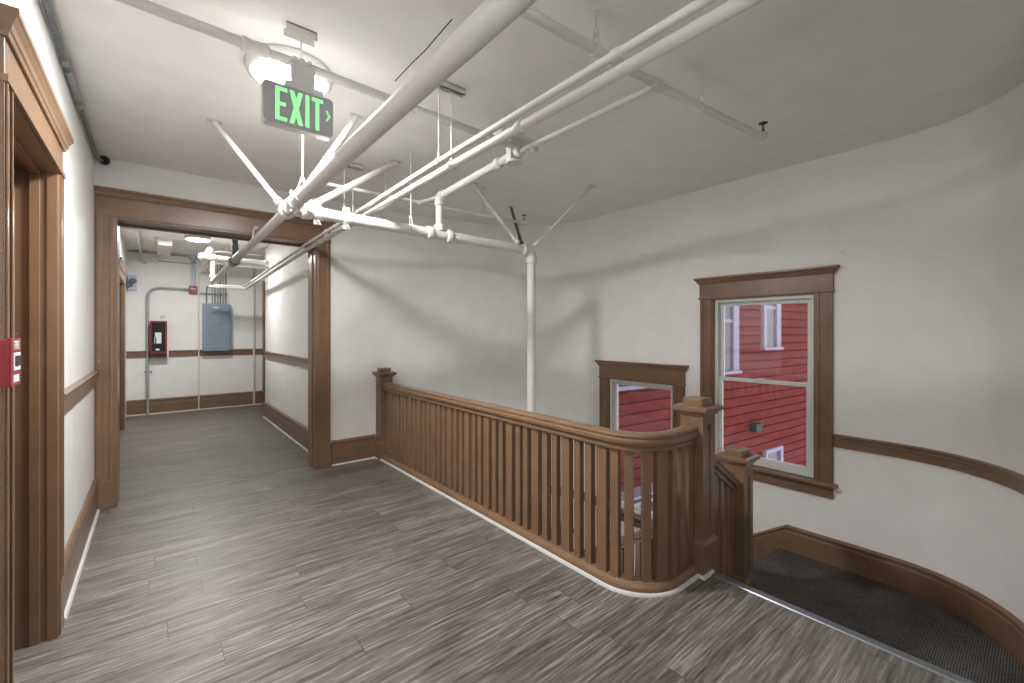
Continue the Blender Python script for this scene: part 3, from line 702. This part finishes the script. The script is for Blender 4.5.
def rod_hanger(p, r, label, zt=CEIL, axis=(1, 0, 0), group=None, clevis=True, m='pipe'):
    t = thing('pipe_hanger', (p[0], p[1], zt), label, 'pipe hanger', group)
    build('flange', MB().lathe([(.016, 0), (.016, -.008), (.008, -.014)], (p[0], p[1], zt), 'z', 12), m, t)
    top = p[2] + r + (.06 if clevis else .01)
    build('rod', MB().tube([(p[0], p[1], zt - .005), (p[0], p[1], top - .01)], .0055 if clevis else .004, 8), m, t)
    c = MB().ring(p, axis, r + .001, r + .006, .026)
    if clevis:
        ax = Vector(axis); pr = ax.cross(Vector((0, 0, 1))).normalized()
        for q in (-1, 1):
            a = Vector(p) + pr * q * (r + .003); c.tube([a, Vector((p[0], p[1], top)) + pr * q * .008], .0045, 6)
        c.lathe([(.014, -.012), (.014, .012)], (p[0], p[1], top), 'z', 6)
    build('clevis', c, m, t); return t
rod_hanger((AX, 2.95, AZ + .001), .041, 'white rod hanger holding the thick main pipe below the exit sign', axis=(0, 1, 0))
rod_hanger((1.63, BY, zB(1.63)), .043, 'white rod hanger holding the cross pipe left of the feed riser')
rod_hanger((1.585, 1.318, FZ), .022, 'short rod hanger on the sprinkler pipe close to the top edge of the photo', axis=(1, 0, 0))
rod_hanger((2.46, 1.263, FZ), .022, 'short rod hanger on the sprinkler pipe between its tee and its black end head')
rod_hanger((2.62, IY, IZ + .007), .0155, 'thin rod hanger on the back sprinkler pipe, right of the feed riser', clevis=False)
rod_hanger((1.56, IY, IZ), .0155, 'thin rod hanger on the back sprinkler pipe, left of the feed riser', clevis=False)
t = thing('pipe_hanger', (.555, 2.31, CEIL), 'white channel and thin rod at the lamp carrying the pipe across it', 'pipe hanger')
h = MB().box(.485, .625, 2.345, 2.35, CEIL - .04, CEIL).box(.485, .625, 2.29, 2.295, CEIL - .04, CEIL).box(.485, .625, 2.29, 2.35, CEIL - .006, CEIL); build('channel', h, 'pipe', t)
build('rod', MB().tube([(.555, 2.312, CEIL - .01), (.555, 2.312, GZ + .02)], .004, 8), 'pipe', t); build('pipe_ring', MB().ring((.555, 2.312, GZ), (1, 0, 0), .0228, .027, .025), 'pipe', t)
# ceiling plate by the union
t = thing('ceiling_plate', (1.93, 2.36, CEIL), 'flat white channel and bracket fixed to the ceiling over the feed pipe union', 'bracket')
build('channel', MB().box(1.80, 2.11, 2.30, 2.40, 2.852, 2.878, .004), 'pipe', t)
build('bracket', MB().box(1.90, 2.0, 2.33, 2.38, 2.70, 2.86, .006).lathe([(.055, 0), (.06, .006), (.055, .016)], (1.955, 2.36, 2.69), 'z', 20), 'pipe', t)
for x in (1.86, 2.05): build('rod', MB().tube([(x, 2.355, CEIL), (x, 2.355, 2.87)], .008, 8), 'pipe', t)
# header bracket for the main, in front of the beam
t = thing('pipe_hanger', (.79, YB - .05, 2.55), 'small white hook hanger fixed to the brown beam above the main pipe', 'pipe hanger')
build('hook', MB().tube([(.79, YB - .032, 2.56), (.79, YB - .06, 2.56), (.765, YB - .06, 2.53), (AX + .03, YB - .06, AZ + .02)], .008, 8).lathe([(.018, 0), (.018, .008)], (.79, YB - .04, 2.56), (0, 1, 0), 12), 'pipe', t)
build('pipe_ring', MB().ring((AX, YB - .06, AZ - .01), (0, 1, 0), .034, .040, .03), 'pipe', t)
t = thing('pipe_hanger', (AX, 5.95, CEIL), 'dark grey flat hanger bar holding the corridor end of the main pipe', 'pipe hanger')
build('bar', MB().box(AX - .03, AX + .03, 5.93, 5.97, AZ + .02, CEIL, .004), 'galvdk', t); build('pipe_ring', MB().ring((AX, 5.95, AZ - .02), (0, 1, 0), .044, .054, .05), 'galvdk', t)
# --- diagonal braces
def brace(a, b, r, label, m='pipe', plate=True):
    t = thing('pipe_brace', a, label, 'brace')
    build('strut', MB().tube([a, b], r, 12), m, t)
    d = (Vector(b) - Vector(a)).normalized()
    if plate: build('foot_plate', MB().box(a[0] - .045, a[0] + .045, a[1] - .025, a[1] + .025, CEIL - .007, CEIL + .0, .002), m, t)
    build('end_fitting', MB().lathe([(r * 1.1, 0), (r * 1.5, .012), (r * 1.5, .04), (r * 1.0, .05)], Vector(b) - d * .05, d, 12), m, t)
    return t
brace((.325, 3.70, CEIL - .01), (AX - .045, 3.36, AZ + .035), .019, 'white diagonal brace on the left of the main pipe, rising to the ceiling')
brace((1.07, 2.98, CEIL - .01), (AX + .03, 3.12, AZ + .06), .019, 'white diagonal brace just right of the exit sign, reaching the main pipe')
brace((1.615, 3.56, CEIL - .02), (.86, 3.36, zB(.8) + .05), .026, 'white diagonal brace from the left end of the cross pipe, rising rightward to the ceiling')
brace((2.45, 3.60, CEIL - .01), (2.80, 3.31, zB(2.85) + .05), .018, 'white diagonal brace leaning to the right, between feed riser and standpipe top')
brace((3.29, 4.02, CEIL - .01), (2.86, 3.33, zB(2.86) + .055), .017, 'dark rusty brace at the top of the standpipe', 'iron', False)
brace((3.43, 2.90, CEIL - .01), (PX + .02, BY - .02, zB(PX) + .05), .017, 'white diagonal brace rising to the right from the standpipe elbow')

def clamp(p, axis, r, label):
    t = thing('pipe_clamp', p, label, 'pipe clamp'); ax = Vector(axis).normalized(); u = ax.cross(Vector((0, 0, 1))).normalized(); p = Vector(p)
    build('band', MB().ring(p, axis, r + .001, r + .010, .045), 'pipe', t)
    for q in (-1, 1):
        c = p + Vector((0, 0, q * (r + .020)))
        build('ear', MB().obox((c.x, c.y), (ax.x, ax.y), (u.x, u.y), .05, .016, c.z - .02, c.z + .02, .004), 'pipe', t)
        build('bolt', MB().tube([c - u * .035, c + u * .035], .007, 8).lathe([(.014, -.006), (.014, .006)], c - u * .03, u, 6), 'pipe', t)
clamp((1.105, BY, zB(1.1)), (1, 0, 0), .043, 'bulky white bolted clamp on the cross pipe where the parallel pipes pass')
clamp((.90, BY, zB(.9)), (1, 0, 0), .043, 'bulky white bolted clamp at the left end of the cross pipe')
clamp((AX, 3.12, AZ), (0, 1, 0), .041, 'white bolted clamp on the main pipe just before the cross pipe joins')
# --- corridor pipes
cp_ = thing('corridor_pipe', (.9, 8.45, 2.70), 'white horizontal pipe with capped left end under the corridor ceiling', 'pipe')
build('pipe', MB().tube([(.60, 8.45, 2.70), (1.51, 8.45, 2.695)], .04, 16), 'pipe', cp_)
build('pipe', MB().tube([(AX + .05, 8.52, 2.63), (1.51, 8.52, 2.62)], .028, 14), 'pipe', cp_)
build('end_cap', MB().lathe([(.045, 0), (.055, .01), (.055, .05), (.03, .07)], (.60, 8.45, 2.70), (-1, 0, 0), 16).tube([(.60, 8.45, 2.70), (.70, 8.45, 2.84)], .04, 12), 'pipe', cp_)
couplings(cp_, [((1.46, 8.45, 2.695), (1, 0, 0), .04, .05), ((AX, 8.45, 2.70), (1, 0, 0), .042, .09)])
cr = thing('corridor_pipe', (1.6, 9.9, 1.5), 'white vertical pipe in the corridor end corner, right of the breaker panel', 'pipe')
build('pipe', MB().tube([(1.59, HB - .025, .002), (1.59, HB - .025, CEIL)], .02, 14), 'white', cr)
build('clamp', MB().ring((1.59, HB - .025, 2.2), (0, 0, 1), .021, .025, .03), 'pipe', cr)
for nm, ya_, za_, xs, lab in (('a', 8.9, 2.88, (.80, 1.50), 'thin pale pipe hugging the corridor ceiling right of the lamp'), ('b', 9.3, 2.80, (.85, 1.50), 'thin pale pipe below the ceiling pipe near the breaker panel, sloping at its left end')):
    t = thing('corridor_pipe', (1.1, ya_, za_), lab, 'pipe')
    build('pipe', MB().tube([(xs[0] - .12, ya_ + .9, za_ - .14)] + bend((xs[0], ya_, za_), (xs[0] - .12, ya_ + .9, za_ - .14), (2, ya_, za_), .06) + [(xs[1] + .014, ya_, za_)], .014, 10), 'beige', t)
    build('hanger_rod', MB().tube([(xs[0] + .15, ya_, za_), (xs[0] + .15, ya_, CEIL)], .005, 8), 'beige', t)
t = thing('corridor_pipe', (-.2, 9, 2.93), 'beige pipe elbowed along the corridor ceiling at the left', 'pipe')
build('pipe', MB().tube([(XL, 8.05, 2.945)] + bend((-.20, 8.05, 2.945), (XL, 8.05, 2.945), (-.2, 10, 2.945), .06) + bend((-.20, HB - .03, 2.945), (-.2, 9, 2.945), (-.2, HB - .03, 2.6), .06) + [(-.20, HB - .03, 2.80), (-.12, HB - .03, 2.76)], .022, 12), 'beige', t)
build('coupling', coupling(MB(), (-.2, 8.12, 2.945), (0, 1, 0), .022, .05), 'beige', t)

# ------------------------------------------------------------------ left-ceiling conduit and its eye
t = thing('ceiling_conduit', (XL + .025, 3, 2.95), 'grey steel conduit along the top of the left wall', 'conduit')
build('tube', MB().tube([(XL + .022, 1.2, 2.955), (XL + .022, 4.86, 2.95)] + bend((XL + .022, 4.98, 2.95), (XL + .022, 4.5, 2.95), (XL + .1, 5.06, 2.93), .04), .014, 12), 'galvdk', t)
for y in (3.32, 3.9): build('coupling', coupling(MB(), (XL + .022, y, 2.953), (0, 1, 0), .016, .05), 'galv', t)
build('connector', MB().tube([(XL + .022, 3.42, 2.953), (XL + .022, 3.80, 2.953)], .019, 12), 'galv', t)
t = thing('detector', (XL + .06, YB - .03, 2.945), 'small black round detector in the ceiling corner above the brown beam', 'detector')
build('body', MB().lathe([(.016, .05), (.02, .03), (.034, .025), (.038, 0), (.03, -.018), (.008, -.024)], (XL + .065, YB - .052, 2.955), (-.25, .8, .2), 20), 'black', t)
build('lens', MB().lathe([(.012, 0), (.009, .006), (.002, .008)], (XL + .072, YB - .072, 2.948), (.25, -.8, -.2), 14), 'screen', t)

# ------------------------------------------------------------------ lamps
LXY = (.592, 2.69)
t = thing('ceiling_lamp', (*LXY, CEIL), 'large round flush ceiling lamp glowing white behind the exit sign', 'ceiling lamp')
build('housing', MB().lathe([(.205, 0), (.218, -.006), (.222, -.034), (.214, -.056), (.196, -.062), (.186, -.052)], (*LXY, CEIL), 'z', 48), 'white', t)
build('diffuser', MB().lathe([(.188, -.053), (.15, -.060), (.09, -.064), (.01, -.065)], (*LXY, CEIL), 'z', 48), 'lamp', t)
HXY = (.52, 8.35)
t = thing('ceiling_lamp', (*HXY, CEIL), 'round white lamp glowing on the corridor ceiling', 'ceiling lamp')
build('housing', MB().lathe([(.155, 0), (.165, -.006), (.165, -.04), (.155, -.052), (.145, -.045)], (*HXY, CEIL), 'z', 40), 'white', t)
build('diffuser', MB().lathe([(.147, -.046), (.12, -.054), (.06, -.058), (.01, -.058)], (*HXY, CEIL), 'z', 40), 'lamp2', t)
# added globe, unseen behind the viewpoint, that fills the lobby with light
t = thing('fill_globe', (-.15, -.45, CEIL), 'round white globe pendant in the lobby behind the viewpoint', 'pendant lamp')
build('canopy', MB().lathe([(.07, 0), (.07, -.02), (.02, -.035)], (-.15, -.45, CEIL), 'z', 24), 'white', t)
build('cord', MB().tube([(-.15, -.45, CEIL - .03), (-.15, -.45, 1.93)], .006, 8), 'white', t)
build('globe', MB().lathe([(max(.003, .14 * sin(pi * k / 16)), -.14 * cos(pi * k / 16)) for k in range(17)], (-.15, -.45, 1.80), 'z', 32), 'fill_glow', t)

# ------------------------------------------------------------------ exit sign
EY = 2.27
t = thing('exit_sign', (.54, EY, 2.57), 'grey exit sign with glowing green letters and an arrow, hung under the pipe', 'exit sign')
x0, x1, z0, z1 = .378, .690, 2.468, 2.662
body = MB()
rr = .022
poly = []
for cx_, cz_, a0 in ((x1 - rr, z1 - rr, 0), (x0 + rr, z1 - rr, 90), (x0 + rr, z0 + rr, 180), (x1 - rr, z0 + rr, 270)):
    poly += arc(cx_, cz_, rr, a0, a0 + 90, 6)
body.extrude(poly, (0, EY - .018, 0), (1, 0, 0), (0, 0, 1), (0, 1, 0), .045)
build('sign_housing', body, 'white', t)
face = MB(); cxm, czm = (x0 + x1) / 2, (z0 + z1) / 2
face.extrude([(cxm + (a - cxm) * .975, czm + (b - czm) * .965) for a, b in poly], (0, EY - .021, 0), (1, 0, 0), (0, 0, 1), (0, 1, 0), .004)
fo = build('sign_face', face, 'signgrey', t)
def letter(polys):
    mb = MB()
    for p in polys: mb.extrude(p, (0, EY - .0225, 0), (1, 0, 0), (0, 0, 1), (0, 1, 0), .0016)
    return mb
lz0, lz1 = 2.489, 2.643; H_ = lz1 - lz0; q = .017
def R4(a, b, c, d): return [(a, c), (b, c), (b, d), (a, d)]
xE, xX, xI, xT = .430, .495, .560, .588
E_ = [R4(xE, xE + q, lz0, lz1), R4(xE + q, xE + .05, lz0, lz0 + q), R4(xE + q, xE + .05, lz1 - q, lz1), R4(xE + q, xE + .044, lz0 + H_ / 2 - q / 2, lz0 + H_ / 2 + q / 2)]
def cross_x(x, w_, a):
    m = (lz0 + lz1) / 2; c = x + .024; k = .0105; v = k * H_ / .039
    return [(x - .005, lz0), (x + .014, lz0), (c, m - v), (x + .034, lz0), (x + .053, lz0), (c + k, m), (x + .053, lz1), (x + .034, lz1), (c, m + v), (x + .014, lz1), (x - .005, lz1), (c - k, m)]
X_ = [cross_x(xX, .019, 0)]
I_ = [R4(xI, xI + q, lz0, lz1)]
T_ = [R4(xT, xT + .052, lz1 - q, lz1), R4(xT + .0175, xT + .0175 + q, lz0, lz1 - q)]
for nm, L_ in (('letter_e', E_), ('letter_x', X_), ('letter_i', I_), ('letter_t', T_)): build(nm, letter(L_), 'green', fo)
ax_ = .652
build('arrow', letter([[(ax_, 2.598), (ax_ + .008, 2.598), (ax_ + .024, 2.572), (ax_ + .013, 2.572)], [(ax_, 2.546), (ax_ + .008, 2.546), (ax_ + .024, 2.572), (ax_ + .013, 2.572)]]), 'green', fo)
build('canopy', MB().box(.47, .64, EY - .03, EY + .035, 2.655, 2.685, .006).box(.50, .61, EY + .0, EY + .05, 2.68, GZ - .02, .004), 'white', t)
for x in (.525, .59): build('mounting_strap', MB().ring((x, 2.312, GZ), (1, 0, 0), .0228, .027, .02), 'white', t)

# ------------------------------------------------------------------ fire alarm pull station (left, near)
py0, py1, pz0, pz1, pxf = 1.812, 1.925, 1.347, 1.484, -.312
t = thing('fire_alarm', (XL, 1.87, 1.347), 'bright red fire alarm pull station on the left wall by the door casing', 'fire alarm')
build('body', MB().box(XL, pxf, py0, py1, pz0 + .002, pz1 - .004, .004), 'red', t)
fc = build('cover', MB().box(pxf - .004, pxf + .004, py0 - .002, py1 + .002, pz0, pz1, .003), 'red', t)
text('lettering', 'FIRE', .034, (pxf + .0045, (py0 + py1) / 2, pz1 - .021), (pi / 2, 0, pi / 2), 'paper', fc)
h = build('handle', MB().box(pxf + .003, pxf + .0065, py0 + .018, py1 - .018, pz0 + .045, pz1 - .042, .004), 'paper', fc)
build('handle_slot', MB().box(pxf + .006, pxf + .0085, py0 + .03, py1 - .012, pz0 + .058, pz1 - .05, .003), 'black', h)
build('instruction_label', MB().box(pxf + .003, pxf + .0055, py0 + .02, py1 - .03, pz0 + .012, pz0 + .032), 'paper', fc)
build('keyhole', MB().lathe([(.007, 0), (.007, .003)], (pxf + .003, py1 - .014, pz0 + .022), (1, 0, 0), 12), 'black', fc)

# ------------------------------------------------------------------ corridor end wall equipment
yb_ = HB - .001
t = thing('breaker_panel', (.94, HB, 1.15), 'blue-grey electrical breaker panel on the corridor end wall', 'breaker panel')
build('box', MB().box(0.720, 1.170, HB - .16, yb_, 1.15, 2.05, .006), 'panel', t)
cv = build('cover', MB().box(0.702, 1.145, HB - .172, HB - .16, 1.14, 2.06, .004), 'panel', t)
dr = build('door', MB().box(0.810, 1.025, HB - .179, HB - .172, 1.41, 1.96, .003), 'panel2', cv)
build('latch', MB().box(0.965, 1.005, HB - .188, HB - .179, 1.66, 1.69, .003), 'galvdk', dr)
build('badge', MB().box(0.880, 0.960, HB - .177, HB - .1785, 1.975, 2.0), 'paper', cv)
for i, u in enumerate((.775, .865, .91, .955, 1.00, 1.045, 1.09)):
    labs = ('bent grey conduit entering the left end of the breaker panel top', 'second', '', '', '', '', '')
    g = 'grey conduits rising from the breaker panel'
    lab = labs[0] if i == 0 else 'thin grey vertical conduit in the row on top of the breaker panel'
    cd = thing('panel_conduit', (u, HB - .08, 2.05), lab, 'conduit', g if i else None)
    top = 2.33 if i == 0 else CEIL
    if i == 0:
        build('tube', MB().tube([(u, HB - .08, 2.05)] + bend((u, HB - .08, 2.42), (u, HB - .08, 2), (1.2, HB - .08, 2.42), .10) + [(.92, HB - .08, 2.44)], .013, 10), 'galvdk', cd)
    else:
        build('tube', MB().tube([(u, HB - .08, 2.05), (u, HB - .08, CEIL)], .0095, 10), 'galv' if i % 2 else 'galvdk', cd)
    build('connector', coupling(MB(), (u, HB - .08, 2.07), (0, 0, 1), .011, .03, 12), 'galv', cd)
t = thing('conduit_rack', (.95, HB - .02, 2.25), 'horizontal support strip tying the conduits above the breaker panel', 'bracket')
build('strip', MB().box(.68, 1.13, HB - .07, yb_, 2.255, 2.275, .002), 'galv', t)
t = thing('wall_conduit', (.655, HB, 0), 'thin wall-coloured conduit from floor past the breaker panel left edge', 'conduit')
build('tube', MB().tube([(.655, HB - .05, .002)] + bend((.655, HB - .05, 2.70), (.655, HB - .05, 2), (.9, HB - .05, 2.70), .14) + [(.92, HB - .05, 2.71)], .011, 10), 'beige', t)
t = thing('alarm_conduit', (-.10, HB, 0), 'grey conduit from the floor bending over to the red junction box', 'conduit')
build('tube', MB().tube([(-.102, HB - .05, .002)] + bend((-.102, HB - .05, 2.325), (-.102, HB - .05, 1), (.5, HB - .05, 2.325), .20) + [(.50, HB - .05, 2.325)], .021, 12), 'galv', t)
build('connector', coupling(MB(), (.45, HB - .05, 2.325), (1, 0, 0), .021, .04), 'galv', t)
build('strap', MB().ring((-.102, HB - .05, .78), (0, 0, 1), .0215, .026, .03).box(-.15, -.04, HB - .03, HB - .022, .765, .795), 'galv', t)
t = thing('junction_box', (.567, HB, 2.25), 'small dull red junction box with white lettering on the corridor end wall', 'junction box')
bx = build('box', MB().box(.503, .632, HB - .07, yb_, 2.245, 2.395, .006), 'darkred', t)
text('lettering', 'FIRE', .05, (.567, HB - .0715, 2.335), (pi / 2, 0, 0), 'paper', bx)
for i, (x, s_, lab) in enumerate(((.545, -1, 'pale blue vertical conduit above the red junction box, left of the pair, curving left'), (.595, 1, 'pale blue vertical conduit above the red junction box, right of the pair, curving right'))):
    t = thing('alarm_conduit', (x, HB, 2.39), lab, 'conduit')
    build('tube', MB().tube([(x, HB - .04, 2.39), (x, HB - .04, 2.87)], .017, 12), 'paleblue', t)
    ex = -.36 if i == 0 else .95
    build('upper_tube', MB().tube([(x, HB - .04, 2.86)] + bend((x, HB - .04, 2.955), (x, HB - .04, 2), (ex, HB - .04, 2.955), .09) + [(ex, HB - .04, 2.96)], .015, 12), 'galv', t)
    build('coupling', coupling(MB(), (x, HB - .04, 2.84), (0, 0, 1), .017, .04), 'galv', t)
t = thing('alarm_cabinet', (.04, HB, 1.05), 'red framed wall cabinet with dark glass front on the corridor end wall', 'cabinet')
cb = build('box', MB().box(-.07, .170, HB - .15, yb_, 1.05, 1.70, .008), 'darkred', t)
fr = MB(); X0, X1, Z0, Z1 = -.072, .172, 1.12, 1.712; yf = HB - .165
fr.box(X0, X0 + .025, yf, HB - .15, Z0, Z1, .003).box(X1 - .025, X1, yf, HB - .15, Z0, Z1, .003).box(X0 + .023, X1 - .023, yf + .001, HB - .15, Z1 - .03, Z1, .003).box(X0 + .023, X1 - .023, yf + .001, HB - .15, Z0, Z0 + .03, .003)
build('front_frame', fr, 'darkred', cb)
build('front_glass', MB().box(X0 + .02, X1 - .02, yf + .004, yf + .012, Z0 + .025, Z1 - .025), 'screen', cb)
build('label_plate', MB().box(.0, .09, yf + .001, yf + .004, 1.30, 1.50).box(-.01, .02, yf + .001, yf + .004, 1.30, 1.42), 'paper', cb)
build('small_label', MB().box(.01, .065, yf + .001, yf + .004, 1.175, 1.205), 'paper', cb)
build('lower_shelf', MB().box(-.068, .17, HB - .16, HB - .15, 1.052, 1.115, .003), 'dark', cb)
build('side_bracket', MB().box(.172, .195, HB - .13, yb_, 1.02, 1.2, .003), 'paper', cb)
t = thing('junction_box', (-.01, HB, 2.79), 'cream square junction box high on the corridor end wall', 'junction box')
build('box', MB().box(-.068, .043, HB - .06, yb_, 2.785, 2.885, .004), 'beige', t)
build('conduit_stub', MB().tube([(.043, HB - .03, 2.825), (.53, HB - .03, 2.815)], .010, 10), 'galv', t)
t = thing('emergency_light', (-.33, HB, 2.3), 'white emergency light with grey lamp heads at the corridor far left corner', 'emergency light')
build('housing', MB().box(-.375, -.255, HB - .06, yb_, 2.26, 2.53, .006), 'plate', t)
for z in (2.36, 2.43): build('lamp_head', MB().lathe([(.02, 0), (.045, .03), (.05, .07), (.044, .075)], (-.33, HB - .06, z), (.5 if z > 2.4 else -.4, -.8, -.1), 16), 'galvdk', t)
t = thing('alarm_strobe', (XL, 7.35, 2.38), 'dark red alarm device on the corridor left wall below a pale conduit', 'alarm')
build('body', MB().box(XL, XL + .05, 7.30, 7.41, 2.385, 2.50, .006), 'darkred', t)
build('conduit', MB().tube([(XL + .02, 7.355, 2.50), (XL + .02, 7.355, CEIL)], .014, 10), 'paleblue', t)
t = thing('ceiling_box', (.10, 9.2, CEIL), 'flat beige box fixed to the corridor ceiling left of the lamp', 'box')
build('box', MB().box(.03, .21, 8.75, 9.9, CEIL - .12, CEIL, .006), 'beige', t)
build('side_rail', MB().box(-.01, .03, 8.8, 9.85, CEIL - .05, CEIL, .003), 'beige', t)

# ceiling cracks
ck = MB()
def crack(pts, w_=.004):
    for (a, b) in zip(pts[:-1], pts[1:]):
        a, b = Vector(a), Vector(b); d = (b - a).normalized(); n = Vector((-d.y, d.x)) * w_ / 2
        ck.prism([tuple(a - n), tuple(b - n), tuple(b + n), tuple(a + n)], CEIL - .0012, CEIL + .001)
crack([(1.099, 2.432), (1.098, 2.21), (1.103, 2.065), (1.096, 1.9), (1.092, 1.779)], .006)
crack([(1.9, 1.75), (1.93, 1.45), (1.925, 1.1)], .002)
struct('ceiling_crack', ck, 'dark')

# ------------------------------------------------------------------ the neighbour's red clapboard house
hd = Vector((.996, -.09, 0)).normalized(); hn = Vector((-.09, -.996, 0)).normalized(); h0 = Vector((4.62, 4.484, 0))
def hp(x, out, z):
    """point on the facade: world X, distance out of the wall, height"""
    t_ = (x - h0.x) / hd.x; p = h0 + hd * t_ + hn * out; return (p.x, p.y, z)
hs = thing('neighbour_house', hp(9, 0, -3.2), 'red clapboard house outside the stairwell windows', 'house')
sd = MB(); z = -3.2; EX = .185
while z < 5.6:
    V = [hp(x, o, zz) for o, zz in ((.034, z + .034), (.012, z + EX), (-.025, z + EX), (-.025, z + EX + .001), (-.025, z + .034)) for x in (4.62, 16)]
    sd.add(V, [[0, 1, 3, 2], [2, 3, 5, 4], [8, 9, 1, 0]]); z += EX
sd.add([hp(4.62, -.026, -3.2), hp(16, -.026, -3.2), hp(16, -.026, 5.6), hp(4.62, -.026, 5.6)], [[0, 1, 2, 3]])
sd.add([hp(4.62, -.15, -3.2), hp(16, -.15, -3.2), hp(16, -.15, 5.6), hp(4.62, -.15, 5.6)], [[3, 2, 1, 0]])
build('siding', sd, 'siding', hs)
def hbox(mb, xa, xb, o0, o1, za, zb):
    V = [hp(x, o, z) for z in (za, zb) for x, o in ((xa, o0), (xb, o0), (xb, o1), (xa, o1))]
    return mb.add(V, [[3, 2, 1, 0], [4, 5, 6, 7], [0, 1, 5, 4], [1, 2, 6, 5], [2, 3, 7, 6], [3, 0, 4, 7]])
def hwin(xa, xb, za, zb, tw=.11, mid=True):
    m = MB(); hbox(m, xa, xa + tw, .0, .09, za, zb); hbox(m, xb - tw * 1.5, xb, .0, .09, za, zb); hbox(m, xa + tw, xb - tw * 1.5, .0, .089, zb - tw, zb); hbox(m, xa - .04, xb + .04, 0, .13, za - .06, za)
    if mid: hbox(m, xa + tw, xb - tw * 1.5, .02, .07, (za + zb) / 2 - .03, (za + zb) / 2 + .03)
    w_ = build('window_trim', m, 'lav', hs)
    build('window_pane', hbox(MB(), xa + tw * .5, xb - tw * .5, .012, .05, za + .005, zb - tw * .5), 'screenlt', w_)
M['screenlt'] = mat_base('dim_pane', (.06, .055, .07), .25)[0]
hwin(8.45, 9.34, .72, 2.75, .14); hwin(10.36, 11.14, 1.17, 2.95, .13); hwin(10.45, 11.25, -2.1, -1.12, .08, False); hwin(5.0, 6.75, .63, 2.4, .12)
v = MB(); hbox(v, 9.85, 10.10, 0, .18, -.62, -.45); build('vent_hood', v, 'screen', hs)
p = MB(); hbox(p, 4.9, 7.3, .02, .30, -3.2, -1.22); build('porch_shade_panel', p, 'screen', hs)  # dark panel paints in the shade below the porch fascia
p = MB(); hbox(p, 4.85, 7.35, .02, .36, -1.22, -1.17); hbox(p, 4.85, 7.35, .02, .33, -1.13, -1.09); build('porch_fascia', p, 'lav', hs)

# ------------------------------------------------------------------ light
wd_ = bpy.data.worlds.new('sky'); SC.world = wd_; wd_.use_nodes = True
bg = wd_.node_tree.nodes['Background']; bg.inputs[0].default_value = (.92, .94, 1.0, 1); bg.inputs[1].default_value = 2.3

# ------------------------------------------------------------------ camera
cd = bpy.data.cameras.new('camera'); co = bpy.data.objects.new('camera', cd); COL.objects.link(co)
co.location = CAM; co.rotation_euler = (pi / 2, 0, -TH)
cd.sensor_width = 36; cd.sensor_fit = 'HORIZONTAL'; cd.lens = 36 * FPX / 1024
cd.shift_y = (HOR - 341.5) / 1024
cd.clip_start = .02; cd.clip_end = 100
SC.camera = co
SC.view_settings.view_transform = 'Standard'; SC.view_settings.look = 'None'
SC.view_settings.gamma = 1; SC.view_settings.exposure = 0.0; SC.view_settings.use_curve_mapping = False
SC.cycles.use_denoising = True; SC.cycles.denoising_prefilter = 'ACCURATE'
SC.cycles.max_bounces = 10; SC.cycles.diffuse_bounces = 6; SC.cycles.transparent_max_bounces = 12
